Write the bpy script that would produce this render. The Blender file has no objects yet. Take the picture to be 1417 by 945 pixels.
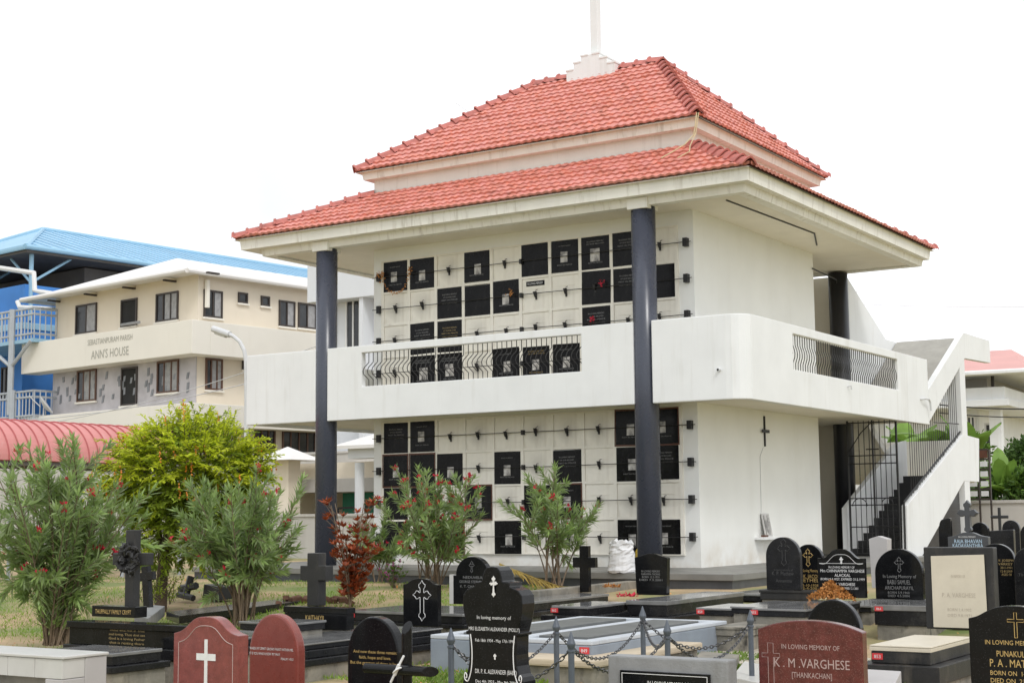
import bpy, bmesh, math, random
import numpy as np
from mathutils import Vector, Matrix
random.seed(7)
SC = bpy.context.scene
COL = SC.collection
rad = math.radians

# ---------------------------------------------------------------- camera model (photo pixels 1417 x 945 -> world)
PW, PH, FPX = 1417.0, 945.0, 2076.6
CAM = Vector((11.524, -23.891, 0.951))
_y, _p, _r = rad(32.776), rad(6.579), rad(-0.573)
_fwd = Vector((-math.sin(_y)*math.cos(_p), math.cos(_y)*math.cos(_p), math.sin(_p)))
_rt0 = Vector((math.cos(_y), math.sin(_y), 0)); _up0 = _rt0.cross(_fwd)
RT = _rt0*math.cos(_r) + _up0*math.sin(_r)
UP = -_rt0*math.sin(_r) + _up0*math.cos(_r)
def ray(u, v): return RT*((u-PW/2)/FPX) + UP*(-(v-PH/2)/FPX) + _fwd
def P(u, v, d): return CAM + ray(u, v)*d
def PZ(u, v, z):
    r = ray(u, v); return CAM + r*((z-CAM.z)/r.z)
def PY(u, v, y):
    r = ray(u, v); return CAM + r*((y-CAM.y)/r.y)
def PX(u, v, x):
    r = ray(u, v); return CAM + r*((x-CAM.x)/r.x)
def depth(X): return (Vector(X)-CAM).dot(_fwd)
def solve_u(X0, D, u):
    """t such that the point X0 + t*D lies in photo column u"""
    q = Vector(X0)-CAM; D = Vector(D); k = (u-PW/2)/FPX
    return -(q.dot(RT)-k*q.dot(_fwd))/(D.dot(RT)-k*D.dot(_fwd))
def gz(x, y):
    def sm(t): t = min(1, max(0, t)); return t*t*(3-2*t)
    a = -0.22-0.42*sm((-2.6-y)/9.5); b = -0.22-0.42*sm((-2.6-y)/4.8)
    k = sm((x+.5)/2.5)
    return a+(b-a)*k

# ---------------------------------------------------------------- mesh builder
class MB:
    def __init__(s): s.v = []; s.f = []; s.fm = []; s.cm = 0
    def quad(s, a, b, c, d):
        n = len(s.v); s.v += [tuple(a), tuple(b), tuple(c), tuple(d)]; s.f.append((n, n+1, n+2, n+3)); s.fm.append(s.cm)
    def poly(s, pts):
        n = len(s.v); s.v += [tuple(p) for p in pts]; s.f.append(tuple(range(n, n+len(pts)))); s.fm.append(s.cm)
    def box(s, x0, x1, y0, y1, z0, z1):
        n = len(s.v)
        s.v += [(x0,y0,z0),(x1,y0,z0),(x1,y1,z0),(x0,y1,z0),(x0,y0,z1),(x1,y0,z1),(x1,y1,z1),(x0,y1,z1)]
        for f in ((0,3,2,1),(4,5,6,7),(0,1,5,4),(1,2,6,5),(2,3,7,6),(3,0,4,7)):
            s.f.append(tuple(n+i for i in f)); s.fm.append(s.cm)
        return s
    def prism(s, pts, a0, a1, axis='y'):
        """closed outline pts extruded along axis; pts are (x,z) for y, (y,z) for x, (x,y) for z"""
        def mk(p, a):
            return (p[0], a, p[1]) if axis == 'y' else ((a, p[0], p[1]) if axis == 'x' else (p[0], p[1], a))
        n = len(s.v); k = len(pts)
        s.v += [mk(p, a0) for p in pts]+[mk(p, a1) for p in pts]
        s.f.append(tuple(range(n, n+k))); s.f.append(tuple(range(n+2*k-1, n+k-1, -1))); s.fm += [s.cm]*2
        for i in range(k):
            j = (i+1) % k; s.f.append((n+i, n+k+i, n+k+j, n+j)); s.fm.append(s.cm)
        return s
    def tube(s, pts, r, sides=6, cap=True, r1=None):
        pts = [Vector(p) for p in pts]; m = len(pts); n0 = len(s.v)
        prev = None
        for i, p in enumerate(pts):
            t = (pts[min(i+1, m-1)]-pts[max(i-1, 0)])
            if t.length < 1e-9: t = Vector((0,0,1))
            t.normalize()
            if prev is None:
                a = Vector((1,0,0)) if abs(t.x) < .9 else Vector((0,1,0))
                n = t.cross(a).normalized()
            else:
                n = (prev-t*prev.dot(t)); n = n.normalized() if n.length > 1e-6 else t.orthogonal().normalized()
            prev = n; b = t.cross(n)
            rr = r if r1 is None else r+(r1-r)*i/(m-1)
            for k in range(sides):
                a = 2*math.pi*k/sides; s.v.append(tuple(p+n*(rr*math.cos(a))+b*(rr*math.sin(a))))
        for i in range(m-1):
            for k in range(sides):
                k2 = (k+1) % sides
                s.f.append((n0+i*sides+k, n0+i*sides+k2, n0+(i+1)*sides+k2, n0+(i+1)*sides+k)); s.fm.append(s.cm)
        if cap:
            s.f.append(tuple(n0+k for k in reversed(range(sides)))); s.f.append(tuple(n0+(m-1)*sides+k for k in range(sides))); s.fm += [s.cm]*2
        return s
    def lathe(s, prof, c=(0,0,0), sides=16):
        n0 = len(s.v); m = len(prof)
        for (r, z) in prof:
            for k in range(sides):
                a = 2*math.pi*k/sides; s.v.append((c[0]+r*math.cos(a), c[1]+r*math.sin(a), c[2]+z))
        for i in range(m-1):
            for k in range(sides):
                k2 = (k+1) % sides
                s.f.append((n0+i*sides+k, n0+i*sides+k2, n0+(i+1)*sides+k2, n0+(i+1)*sides+k)); s.fm.append(s.cm)
        s.f.append(tuple(n0+k for k in reversed(range(sides)))); s.f.append(tuple(n0+(m-1)*sides+k for k in range(sides))); s.fm += [s.cm]*2
        return s
    def build(s, name, mat, parent=None, bevel=0, smooth=False, fix=True, ang=35):
        me = bpy.data.meshes.new(name); me.from_pydata(s.v, [], s.f); 
        mats = mat if isinstance(mat, (list, tuple)) else [mat]
        for m in mats: me.materials.append(m)
        if len(mats) > 1: me.polygons.foreach_set('material_index', s.fm)
        if fix or bevel:
            bm = bmesh.new(); bm.from_mesh(me)
            bmesh.ops.recalc_face_normals(bm, faces=bm.faces)
            if bevel:
                es = [e for e in bm.edges if len(e.link_faces) == 2 and e.calc_face_angle(0) > rad(ang)]
                bmesh.ops.bevel(bm, geom=es, offset=bevel, segments=2, profile=.6, affect='EDGES', clamp_overlap=True)
            bm.to_mesh(me); bm.free()
        if smooth:
            me.polygons.foreach_set('use_smooth', [True]*len(me.polygons))
        o = bpy.data.objects.new(name, me); COL.objects.link(o)
        if parent: o.parent = parent
        return o

def tag(o, label=None, cat=None, group=None, kind=None):
    if label: o['label'] = label
    if cat: o['category'] = cat
    if group: o['group'] = group
    if kind: o['kind'] = kind
    elif label: o['kind'] = 'thing'
    return o
def empty(name, loc, label, cat, group=None, rz=0):
    o = bpy.data.objects.new(name, None); COL.objects.link(o); o.location = loc; o.rotation_euler.z = rz
    o.empty_display_size = .1
    return tag(o, label, cat, group)
def copy_tree(o, parent=None):
    c = o.copy(); COL.objects.link(c)
    if parent: c.parent = parent
    for ch in [x for x in bpy.data.objects if x.parent == o]: copy_tree(ch, c)
    return c

# ---------------------------------------------------------------- materials
def mat(name, col, rough=.6, var=.12, scale=5, bump=0, bscale=40, stain=0, scol=(.12,.10,.07), sscale=(6,6,.7), spec=.5, metal=0, speck=0, speckcol=(.3,.3,.3), spscale=250, rvar=0, island=0, trans=0, coat=0, base_dirt=None, tint=None, soot=0):
    m = bpy.data.materials.new(name); m.use_nodes = True; m.use_backface_culling = False
    nt = m.node_tree; N = nt.nodes; L = nt.links
    b = N['Principled BSDF']; out = N['Material Output']
    b.inputs['Roughness'].default_value = rough; b.inputs['Metallic'].default_value = metal
    b.inputs['Specular IOR Level'].default_value = spec
    if coat: b.inputs['Coat Weight'].default_value = coat; b.inputs['Coat Roughness'].default_value = .05
    tc = N.new('ShaderNodeTexCoord')
    def noise(sc, det=5, vec=None, rg=.55):
        n = N.new('ShaderNodeTexNoise'); n.inputs['Scale'].default_value = sc; n.inputs['Detail'].default_value = det; n.inputs['Roughness'].default_value = rg
        L.new(vec or tc.outputs['Object'], n.inputs['Vector']); return n.outputs['Fac']
    def ramp(f, a, bb, c0=0, c1=1):
        r = N.new('ShaderNodeMapRange'); L.new(f, r.inputs[0]); r.inputs[1].default_value = a; r.inputs[2].default_value = bb; r.inputs[3].default_value = c0; r.inputs[4].default_value = c1; return r.outputs[0]
    def mix(f, a, bcol, mode='MIX'):
        x = N.new('ShaderNodeMix'); x.data_type = 'RGBA'; x.blend_type = mode
        if isinstance(f, (int, float)): x.inputs[0].default_value = f
        else: L.new(f, x.inputs[0])
        for k, val in ((6, a), (7, bcol)):
            if isinstance(val, tuple): x.inputs[k].default_value = (*val, 1)
            else: L.new(val, x.inputs[k])
        return x.outputs[2]
    lo = tuple(max(0, c*(1-var)) for c in col); hi = tuple(min(1, c*(1+var)) for c in col)
    c = mix(ramp(noise(scale), .3, .7), lo, hi)
    if tint: c = mix(ramp(noise(scale*.4, 3), .4, .65), c, tint)
    if island:
        g = N.new('ShaderNodeNewGeometry')
        c = mix(ramp(g.outputs['Random Per Island'], 0, 1, 0, island), c, tuple(x*.45 for x in col))
    if speck:
        v = N.new('ShaderNodeTexVoronoi'); v.inputs['Scale'].default_value = spscale; L.new(tc.outputs['Object'], v.inputs['Vector'])
        s = N.new('ShaderNodeSeparateColor'); L.new(v.outputs['Color'], s.inputs[0])
        c = mix(ramp(s.outputs[0], 1-speck, 1-speck+.02, 0, .8), c, speckcol)
    if stain:
        mp = N.new('ShaderNodeMapping'); mp.inputs['Scale'].default_value = sscale; L.new(tc.outputs['Object'], mp.inputs[0])
        f = noise(1, 6, mp.outputs[0], .65); f2 = noise(1.0, 3)
        mm = N.new('ShaderNodeMath'); mm.operation = 'MULTIPLY'; L.new(ramp(f, .52, .75), mm.inputs[0]); L.new(ramp(f2, .35, .65, 0, stain), mm.inputs[1])
        c = mix(mm.outputs[0], c, scol)
    if base_dirt:
        z0, z1, amt, dc = base_dirt
        sx = N.new('ShaderNodeSeparateXYZ'); L.new(tc.outputs['Object'], sx.inputs[0])
        mm = N.new('ShaderNodeMath'); mm.operation = 'MULTIPLY'; L.new(ramp(sx.outputs[2], z0, z1, 1, 0), mm.inputs[0]); L.new(ramp(noise(2.3, 6), .35, .7, 0, amt), mm.inputs[1])
        c = mix(mm.outputs[0], c, dc)
    if soot:
        mp = N.new('ShaderNodeMapping'); mp.inputs['Location'].default_value = (0,0,-.02); mp.inputs['Scale'].default_value = (1/.26,1/.26,1/.30); L.new(tc.outputs['Object'], mp.inputs[0])
        gr = N.new('ShaderNodeTexGradient'); gr.gradient_type = 'SPHERICAL'; L.new(mp.outputs[0], gr.inputs[0])
        mm = N.new('ShaderNodeMath'); mm.operation = 'MULTIPLY'; L.new(gr.outputs[1], mm.inputs[0]); L.new(ramp(noise(3.5, 4), .3, .7, 0, soot), mm.inputs[1])
        c = mix(mm.outputs[0], c, (.06,.052,.042))
    L.new(c, b.inputs['Base Color'])
    if rvar: L.new(ramp(noise(scale*1.7, 6), .35, .7, max(.02, rough-rvar), min(1, rough+rvar)), b.inputs['Roughness'])
    if bump:
        bp = N.new('ShaderNodeBump'); bp.inputs['Strength'].default_value = bump; bp.inputs['Distance'].default_value = .01
        L.new(noise(bscale, 6), bp.inputs['Height']); L.new(bp.outputs[0], b.inputs['Normal'])
    if trans:
        t = N.new('ShaderNodeBsdfTranslucent'); L.new(c, t.inputs[0])
        ms = N.new('ShaderNodeMixShader'); ms.inputs[0].default_value = trans
        L.new(b.outputs[0], ms.inputs[1]); L.new(t.outputs[0], ms.inputs[2]); L.new(ms.outputs[0], out.inputs['Surface'])
    return m
M = {}
M['white'] = mat('white_plaster', (.79,.80,.80), .75, .035, 1.6, .15, 60, stain=.5, scol=(.52,.50,.45), sscale=(4,4,.3))
M['facade'] = mat('cream_plaster', (.86,.865,.84), .75, .03, 1.2, .15, 60, stain=.14, scol=(.5,.45,.36), sscale=(2.2,2.2,.35), base_dirt=(.0,.55,.55,(.46,.36,.22)))
M['soffit'] = mat('cream_soffit', (.79,.745,.64), .8, .04, 2, .1, 50)
M['fascia'] = mat('fascia_paint', (.83,.815,.755), .7, .05, 2, .15, 50, stain=.75, scol=(.30,.25,.17), sscale=(9,9,.8))
M['drum'] = mat('drum_plaster', (.76,.74,.69), .75, .05, 2, .15, 50, stain=.6, scol=(.42,.38,.32), sscale=(7,7,.6))
M['canopy'] = mat('weathered_concrete_canopy', (.36,.345,.31), .85, .12, 3, .2, 60, stain=.5, scol=(.3,.28,.24), sscale=(5,2,2))
M['column'] = mat('slate_blue_column_paint', (.056,.063,.088), .28, .06, 2, 0, 30, rvar=.04)
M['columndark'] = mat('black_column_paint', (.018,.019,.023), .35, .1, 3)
M['tile'] = mat('red_clay_tile', (.60,.21,.152), .62, .34, 11, .12, 60, stain=.6, scol=(.15,.05,.045), sscale=(4,4,4), tint=(.66,.27,.235))
M['ridge'] = mat('dull_red_ridge_tile', (.46,.145,.12), .7, .25, 7, .2, 60, stain=.6, scol=(.12,.06,.05), sscale=(4,4,4))
M['niche'] = mat('niche_cream_paint', (.83,.80,.72), .75, .05, 4, .1, 60, stain=.35, scol=(.38,.32,.23), sscale=(9,9,.8))
M['niche2'] = mat('sooty_niche_paint', (.82,.79,.71), .75, .05, 4, .1, 60, stain=.5, scol=(.34,.28,.2), sscale=(9,9,.8), soot=.55)
M['black'] = mat('polished_black_granite', (.0085,.0088,.0098), .12, .25, 8, 0, spec=.22, speck=.05, speckcol=(.035,.035,.038), rvar=.06, stain=.45, scol=(.035,.034,.031), sscale=(5,5,.9))
M['slabtop'] = mat('dusty_sky_sheen_slab_top', (.20,.20,.20), .09, .3, 3, .0, 90, spec=.7, rvar=.04, stain=.6, scol=(.13,.125,.115), sscale=(2,2,2))  # light grey: dust plus the sky's reflection put into the base colour
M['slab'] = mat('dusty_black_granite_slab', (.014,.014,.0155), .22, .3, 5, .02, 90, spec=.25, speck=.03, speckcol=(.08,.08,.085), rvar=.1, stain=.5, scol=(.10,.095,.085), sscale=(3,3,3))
M['matt'] = mat('weathered_black_stone', (.018,.0175,.0175), .5, .3, 6, .3, 60, stain=.7, scol=(.13,.11,.085), sscale=(5,5,1.5))
M['plaque'] = mat('niche_black_granite', (.0085,.0085,.0095), .25, .25, 7, 0, spec=.15, stain=.25, scol=(.08,.075,.07), sscale=(9,9,2), rvar=.1)
M['brown'] = mat('brown_wood_frame', (.10,.035,.018), .5, .2, 8)
M['red'] = mat('red_granite', (.225,.060,.052), .25, .22, 14, 0, speck=.16, speckcol=(.15,.04,.036), spscale=330, rvar=.06)
M['red2'] = mat('plain_red_granite', (.22,.054,.042), .3, .10, 10, 0, speck=.08, speckcol=(.17,.04,.034), spscale=420, rvar=.06)
M['maroon'] = mat('dark_red_speckled_granite', (.115,.027,.024), .2, .3, 16, 0, speck=.10, speckcol=(.20,.09,.08), spscale=260, rvar=.05)
M['iron'] = mat('black_wrought_iron', (.016,.016,.017), .5, .2, 20)
M['post'] = mat('grey_painted_iron', (.10,.115,.14), .45, .15, 12, metal=.2)
M['chain'] = mat('dark_steel_chain', (.09,.09,.095), .35, .2, 30, metal=.7)
M['concrete'] = mat('stained_concrete', (.19,.18,.155), .9, .35, 5, .6, 35, stain=1.6, scol=(.045,.042,.036), sscale=(5,5,2.2), tint=(.30,.27,.22))
M['cement'] = mat('grey_cement_render', (.27,.275,.28), .85, .12, 6, .35, 50, stain=.5, scol=(.12,.10,.07), sscale=(5,5,1))
M['beigeslab'] = mat('beige_cement_slab', (.50,.42,.31), .9, .14, 3, .35, 40, stain=.35, scol=(.2,.15,.09), sscale=(3,3,3))
M['whitetile'] = mat('white_glazed_tile', (.56,.55,.53), .3, .06, 3, 0, stain=.35, scol=(.34,.29,.23), sscale=(4,4,1.5))
M['greytile'] = mat('pale_grey_tomb_paint', (.46,.44,.435), .6, .06, 3, .1, 40, stain=.3, scol=(.3,.26,.22), sscale=(4,4,1))
M['paleblue'] = mat('pale_blue_tomb_paint', (.24,.275,.325), .65, .1, 4, .15, 40, stain=.4, scol=(.22,.2,.18), sscale=(5,5,1))
M['bluewhite'] = mat('blue_white_tomb_paint', (.50,.53,.57), .6, .06, 4, .1, 40, stain=.3, scol=(.3,.28,.25), sscale=(5,5,3))
M['panel'] = mat('olive_stone_panel', (.135,.14,.138), .5, .15, 5, .1, 50)
M['cream'] = mat('cream_marble', (.62,.56,.45), .45, .06, 4, .05, 40, stain=.25, scol=(.36,.3,.2), sscale=(5,5,2))
M['step'] = mat('black_stair_granite', (.014,.014,.015), .3, .2, 5)
M['plinth'] = mat('dark_slate_plinth_face', (.055,.058,.064), .4, .2, 3, .05, 40, stain=.5, scol=(.11,.1,.09), sscale=(3,3,1.5), rvar=.1)
M['plinthtop'] = mat('grey_plinth_floor', (.20,.195,.18), .5, .2, 2, .1, 40, stain=.4, scol=(.11,.1,.08), sscale=(2,2,2), rvar=.1)
M['gold'] = mat('gold_lettering', (.55,.38,.14), .5, .05, 8)
M['dimgold'] = mat('dull_gold_lettering', (.36,.26,.11), .5, .05, 8)
M['letter'] = mat('white_lettering', (.72,.72,.72), .6, .03, 8)
M['blueletter'] = mat('pale_blue_lettering', (.45,.60,.74), .6, .03, 8)
M['faint'] = mat('faint_grey_etching', (.060,.060,.060), .5, .05, 8)
M['greyletter'] = mat('grey_etching', (.22,.22,.22), .5, .05, 8)
M['engrave'] = mat('dark_engraving', (.46,.40,.32), .7, .05, 8)
M['redletter'] = mat('pink_grey_engraving', (.46,.33,.31), .6, .05, 8)
M['marblew'] = mat('white_marble_inlay', (.74,.73,.72), .4, .06, 20)
M['tagred'] = mat('red_number_plate', (.62,.045,.05), .45, .05, 20)
M['photo'] = mat('grey_portrait_photo', (.20,.19,.18), .35, .9, 14, tint=(.62,.6,.57))
def leafmat(name, col, isl=.8, tr=.3, rough=.5, var=.25):
    return mat(name, col, rough, var, 2.5, island=isl, trans=tr, spec=.35)
M['oleander'] = leafmat('oleander_leaf', (.32,.45,.15), .6, .35, .35)
M['oleander2'] = leafmat('grey_green_oleander_leaf', (.36,.46,.22), .55, .35, .35)
M['duranta'] = leafmat('golden_leaf', (.66,.74,.05), .45, .45)
M['duranta2'] = leafmat('older_shaded_green_leaf', (.36,.48,.05), .7, .4)  # greener older leaves; the crown's shade is coloured in with them
M['croton'] = leafmat('rust_red_leaf', (.38,.085,.028), .85, .3)
M['shrub'] = leafmat('bright_green_leaf', (.17,.30,.05), .75, .3)
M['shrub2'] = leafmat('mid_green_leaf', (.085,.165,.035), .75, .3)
M['banana'] = leafmat('banana_leaf', (.20,.34,.06), .3, .35)
M['dryleaf'] = leafmat('dry_orange_leaf', (.62,.28,.08), .65, .15)
M['palmdry'] = leafmat('yellowing_palm_leaf', (.42,.30,.075), .6, .2)
M['flower'] = leafmat('crimson_flower', (.66,.03,.07), .35, .25, .6, .1)
M['pink'] = leafmat('pink_flower', (.62,.14,.42), .3, .25)
M['berry'] = mat('orange_berry', (.68,.22,.02), .4, .15, 20)
M['stem'] = mat('grey_brown_stem', (.17,.125,.085), .85, .25, 12, .3, 50)
M['trunk'] = mat('dark_bark', (.085,.06,.042), .9, .3, 10, .6, 30)
M['grass'] = leafmat('lawn_grass_blade', (.23,.37,.04), .6, .3)
M['letterdull'] = mat('olive_grey_lettering', (.40,.39,.34), .7, .05, 4)
M['weed'] = leafmat('weed_leaf', (.19,.30,.05), .6, .3)
# backdrop buildings
M['house'] = mat('cream_house_paint', (.74,.665,.55), .8, .03, .6, .1, 30, stain=.18, scol=(.4,.34,.25), sscale=(1.2,1.2,.2))
M['houseband'] = mat('pale_cream_band_paint', (.79,.755,.68), .8, .03, .6, .1, 30, stain=.2, scol=(.45,.38,.28), sscale=(1.2,1.2,.2))
M['stonecl'] = mat('lilac_grey_stone_cladding', (.47,.45,.47), .8, .18, 1.2, .2, 20)
M['inset'] = mat('dark_inset_stone', (.23,.24,.26), .7, .2, 5)
M['whiteroof'] = mat('white_sheet_roof', (.74,.72,.70), .6, .04, 1)
M['glass'] = mat('dark_window_glass', (.035,.038,.042), .06, .3, 2)
M['curtain'] = mat('grey_window_curtain', (.33,.33,.335), .7, .2, 6)
M['wframe'] = mat('dark_window_frame', (.045,.035,.03), .5, .15, 6)
M['brownframe'] = mat('brown_window_frame', (.11,.055,.035), .5, .15, 6)
M['blue'] = mat('bright_blue_wall_paint', (.055,.22,.58), .7, .08, .8, .05, 30)
M['blueroof'] = mat('sky_blue_sheet_roof', (.28,.49,.66), .5, .06, .5)
M['bluesteel'] = mat('pale_blue_steel', (.28,.47,.62), .5, .08, 2)
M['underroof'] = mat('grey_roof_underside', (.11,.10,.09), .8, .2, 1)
M['silver'] = mat('silver_railing', (.42,.45,.48), .45, .05, 4, metal=.2)
M['pipe'] = mat('white_pvc_pipe', (.70,.70,.69), .5, .04, 4)
M['redsheet'] = mat('faded_red_sheet_roof', (.64,.26,.25), .6, .08, .8, stain=.5, scol=(.72,.55,.52), sscale=(2,2,2))
M['redrib'] = mat('red_sheet_seam', (.43,.10,.10), .6, .1, 2)
M['bluewhitewall'] = mat('cool_white_paint', (.68,.70,.73), .8, .03, .7, stain=.2, scol=(.5,.5,.48), sscale=(1.2,1.2,.2))
M['greywall'] = mat('grey_boundary_plaster', (.50,.48,.45), .85, .08, .9, .2, 30, stain=.5, scol=(.27,.24,.2), sscale=(2,2,.4))
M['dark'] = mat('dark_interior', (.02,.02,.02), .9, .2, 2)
M['green'] = mat('green_tarpaulin', (.02,.19,.11), .6, .15, 2)
M['yellow'] = mat('yellow_plastic', (.62,.42,.03), .5, .1, 5)
M['bag'] = mat('white_woven_bag', (.66,.66,.67), .55, .10, 6, .6, 18)
M['pinkroof'] = mat('salmon_sheet_roof', (.62,.32,.29), .6, .06, .8)
M['paper'] = mat('white_notice_paper', (.66,.66,.68), .7, .08, 3)
M['wire'] = mat('grey_cable', (.52,.52,.53), .6, .1, 3)
M['blackcable'] = mat('black_cable', (.02,.02,.02), .5, .1, 3)
M['rope'] = mat('straw_rope', (.55,.45,.27), .8, .1, 12)
M['lamp'] = mat('pale_lamp_paint', (.60,.61,.62), .45, .05, 5)
M['lens'] = mat('lamp_lens', (.5,.5,.48), .2, .05, 5)
# ================================================================ THE COLUMBARIUM
XW, YB = -7.187, 5.709          # left end of the core wall, back of the core
vault = empty('columbarium', (0,0,0), 'white two-storey burial vault building with red tiled double roof and slate columns', 'building')
def part(mb, name, m, parent=None, **k): return mb.build(name, m, parent or vault, **k)
# plinth
mb = MB(); mb.box(-9.9,1.66,-2.31,9.4,-.10,0); part(mb, 'plinth_floor', M['plinthtop'], bevel=.008)
mb = MB(); mb.box(-9.86,1.62,-2.27,9.36,-.45,-.103); part(mb, 'plinth', M['plinth'])
# core
mb = MB(); mb.box(XW,0,0,YB,0.002,6.33); part(mb, 'core_wall', M['facade'])
# niche grid: 10 columns, 4 rows on each floor
CX = [-6.94+.661*i for i in range(11)]
ROW = [2.488-.65*k for k in range(4)]; ROWU = [5.738-.65*k for k in range(4)]
mb = MB()
for rows in (ROW, ROWU):
    zt, zb = rows[0]+.335, rows[3]-.325
    for x in CX: mb.box(x-.035,x+.035,-.04,-.001,zb,zt)
    for i in range(10):
        for z in [r+.30 for r in rows]+[rows[3]-.35]:
            mb.box(CX[i]+.0355,CX[i+1]-.0355,-.038,-.001,max(z,zb),min(z+.05,zt))
part(mb, 'niche_frame', M['niche'], bevel=.006)
def text_mesh(lines, m, parent, name='inscription', y=-.002, off=.0):
    """lines: (text, x, z, cap height, width or None, align)"""
    dg = None; mb = MB()
    for (t, x, z, cap, wid, al) in lines:
        cu = bpy.data.curves.new('t', 'FONT'); cu.body = t; cu.size = 1; cu.resolution_u = 2; cu.align_x = 'CENTER'; cu.offset = off
        ob = bpy.data.objects.new('t', cu); COL.objects.link(ob)
        bpy.context.view_layer.update(); dg = bpy.context.evaluated_depsgraph_get()
        me = bpy.data.meshes.new_from_object(ob.evaluated_get(dg))
        if len(me.vertices):
            xs = [v.co.x for v in me.vertices]; w0 = max(xs)-min(xs); xm = (max(xs)+min(xs))/2
            s = cap/.70; sx = s if not wid else wid/w0
            x0 = x if al == 'C' else (x+w0*sx/2)
            n = len(mb.v)
            mb.v += [(x0+(v.co.x-xm)*sx, y, z+(v.co.y-.35)*s) for v in me.vertices]
            for p in me.polygons: mb.f.append(tuple(n+i for i in p.vertices)); mb.fm.append(0)
        bpy.data.objects.remove(ob); bpy.data.curves.remove(cu); bpy.data.meshes.remove(me)
    return mb.build(name, m, parent, fix=False)
# plaques; codes: p portrait, t text, g gold text, n plain, b brown frame, k with small nameplate
MAPU = ['p p . p . n p P t .', '. . t n p k . s t n', '. t g . . . . t . .', '. P P . p G p . . .']
MAPL = ['t p . . . . . . bp bp', 'bp bn p . p . t . p t', 'n n . bp . n bp . . .', 'n . bp . p . . . p p']
tproto = {}
def plaque_text(kind, root, w, h, rng):
    key = (kind, rng.randint(0, 1))
    mm = M['dimgold'] if kind in 'gG' else M['greyletter']
    if key not in tproto:
        if kind in 'tg': ln = [('IN LOVING MEMORY', 0, .17, .026, .34, 'C'), ('OF OUR BELOVED', 0, .115, .024, .30, 'C'), ('REST IN PEACE', 0, .06, .024, .38, 'C'), ('GONE TO BE WITH GOD', 0, .0, .022, .36, 'C')]
        elif kind in 'PG': ln = [('IN LOVING MEMORY', 0, .21, .026, .36, 'C'), ('OF OUR BELOVED', 0, .165, .024, .38, 'C'), ('REST IN PEACE', 0, -.19, .022, .30, 'C')]
        else: ln = [('REST IN PEACE', 0, -.17, .022, .32, 'C'), ('IN LOVING MEMORY', 0, .19, .020, .26, 'C')][:1+key[1]]
        tproto[key] = text_mesh(ln, mm, root, 'inscription', y=-.0235)
        return
    o = tproto[key].copy(); COL.objects.link(o); o.parent = root
rng = random.Random(3)
vase0 = None
def vase_mesh():
    mb = MB(); mb.box(-.013,.013,-.03,0,-.10,.02)
    mb.lathe([(.008,-.06),(.022,-.03),(.034,.03),(.044,.045),(.03,.045)], (0,-.055,0), 8)
    mb.tube([(0,-.05,.02),(.03,-.06,.07),(.06,-.05,.08)], .006, 4)
    return mb
for rows, mp in ((ROWU, MAPU), (ROW, MAPL)):
    for k, z in enumerate(rows):
        for i, code in enumerate(mp[k].split()):
            xc = (CX[i]+CX[i+1])/2
            if code[0] in '.ks':
                mb = MB(); mb.box(-.292,.292,-.018,-.001,-.298,.298); mb.box(-.20,.20,-.026,-.0175,.10,.112)
                cv = part(mb, 'niche_cover', M['niche2' if (code == 's' or rng.random() < .45) else 'niche']); cv.location = (xc,0,z)
                if code == 'k':
                    mb = MB(); mb.box(-.2,.2,-.03,-.0185,.16,.25); nm = part(mb, 'nameplate', M['plaque'], cv)
                    text_mesh([('IN LOVING MEMORY', 0, .205, .04, .34, 'C')], M['letter'], cv, 'inscription', y=-.0315)
                if vase0 is None:
                    vase0 = part(vase_mesh(), 'flower_vase', M['iron']); vase0.location = (xc, -.02, z)
                else:
                    v = vase0.copy(); COL.objects.link(v); v.location = (xc+rng.uniform(-.02,.02), -.02, z+rng.uniform(-.02,.02)); v.rotation_euler.y = rng.uniform(-.1,.1)
                if code != 's': continue
            if code == 's':
                pass
            jx, jz = rng.uniform(-.012,.012), rng.uniform(-.012,.012)
            w = .295+rng.uniform(-.006,.012); h = .30+rng.uniform(-.006,.012)
            if code == 's': jz += .01
            mb = MB(); mb.box(-w,w,-.022,.0,-h,h)
            pl = part(mb, 'memorial_plaque', M['plaque'], bevel=.004); pl.location = (xc+jx, -.0185 if code == 's' else -.018, z+jz); pl.rotation_euler.y = rng.gauss(0,.009)
            if code == 's': pl.location.y = -.027
            kind = code[-1]
            if code[0] == 'b':
                mb = MB()
                for (a,b2,c,d) in ((-w-.018,w+.018,h,h+.03),(-w-.018,w+.018,-h-.03,-h),(-w-.018,-w,-h+.001,h-.001),(w,w+.018,-h+.001,h-.001)): mb.box(a,b2,-.034,-.001,c,d)
                part(mb, 'plaque_frame', M['brown'], pl)
            if kind in 'pPG':
                pw = .10 if kind == 'P' else .075; ph = .12 if kind == 'P' else .10
                ox = rng.uniform(-.03,.03); oz = rng.uniform(-.06,.0)
                mb = MB(); mb.box(ox-pw,ox+pw,-.0265,-.0222,oz-ph,oz+ph); part(mb, 'portrait', M['photo'], pl)
            if kind in 'tgpPG': plaque_text(kind, pl, w, h, rng)
# flower rods with end brackets
for rows in (ROWU, ROW):
    for k, z in enumerate(rows):
        mb = MB(); sag = rng.uniform(-.015,.01)
        pts = [(-7.16,-.085,z)]+[(-7.012+.688*j,-.085,z+sag*math.sin(j*.9)) for j in range(11)]+[(-.01,-.085,z)]
        mb.tube(pts, .0075, 5)
        for x in (-7.012, -.128): mb.box(x-.042,x+.042,-.10,-.001,z-.075,z+.075)
        mb.box(-3.62,-3.575,-.10,-.001,z-.05,z+.04)
        part(mb, 'flower_rod', M['iron'])
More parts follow.
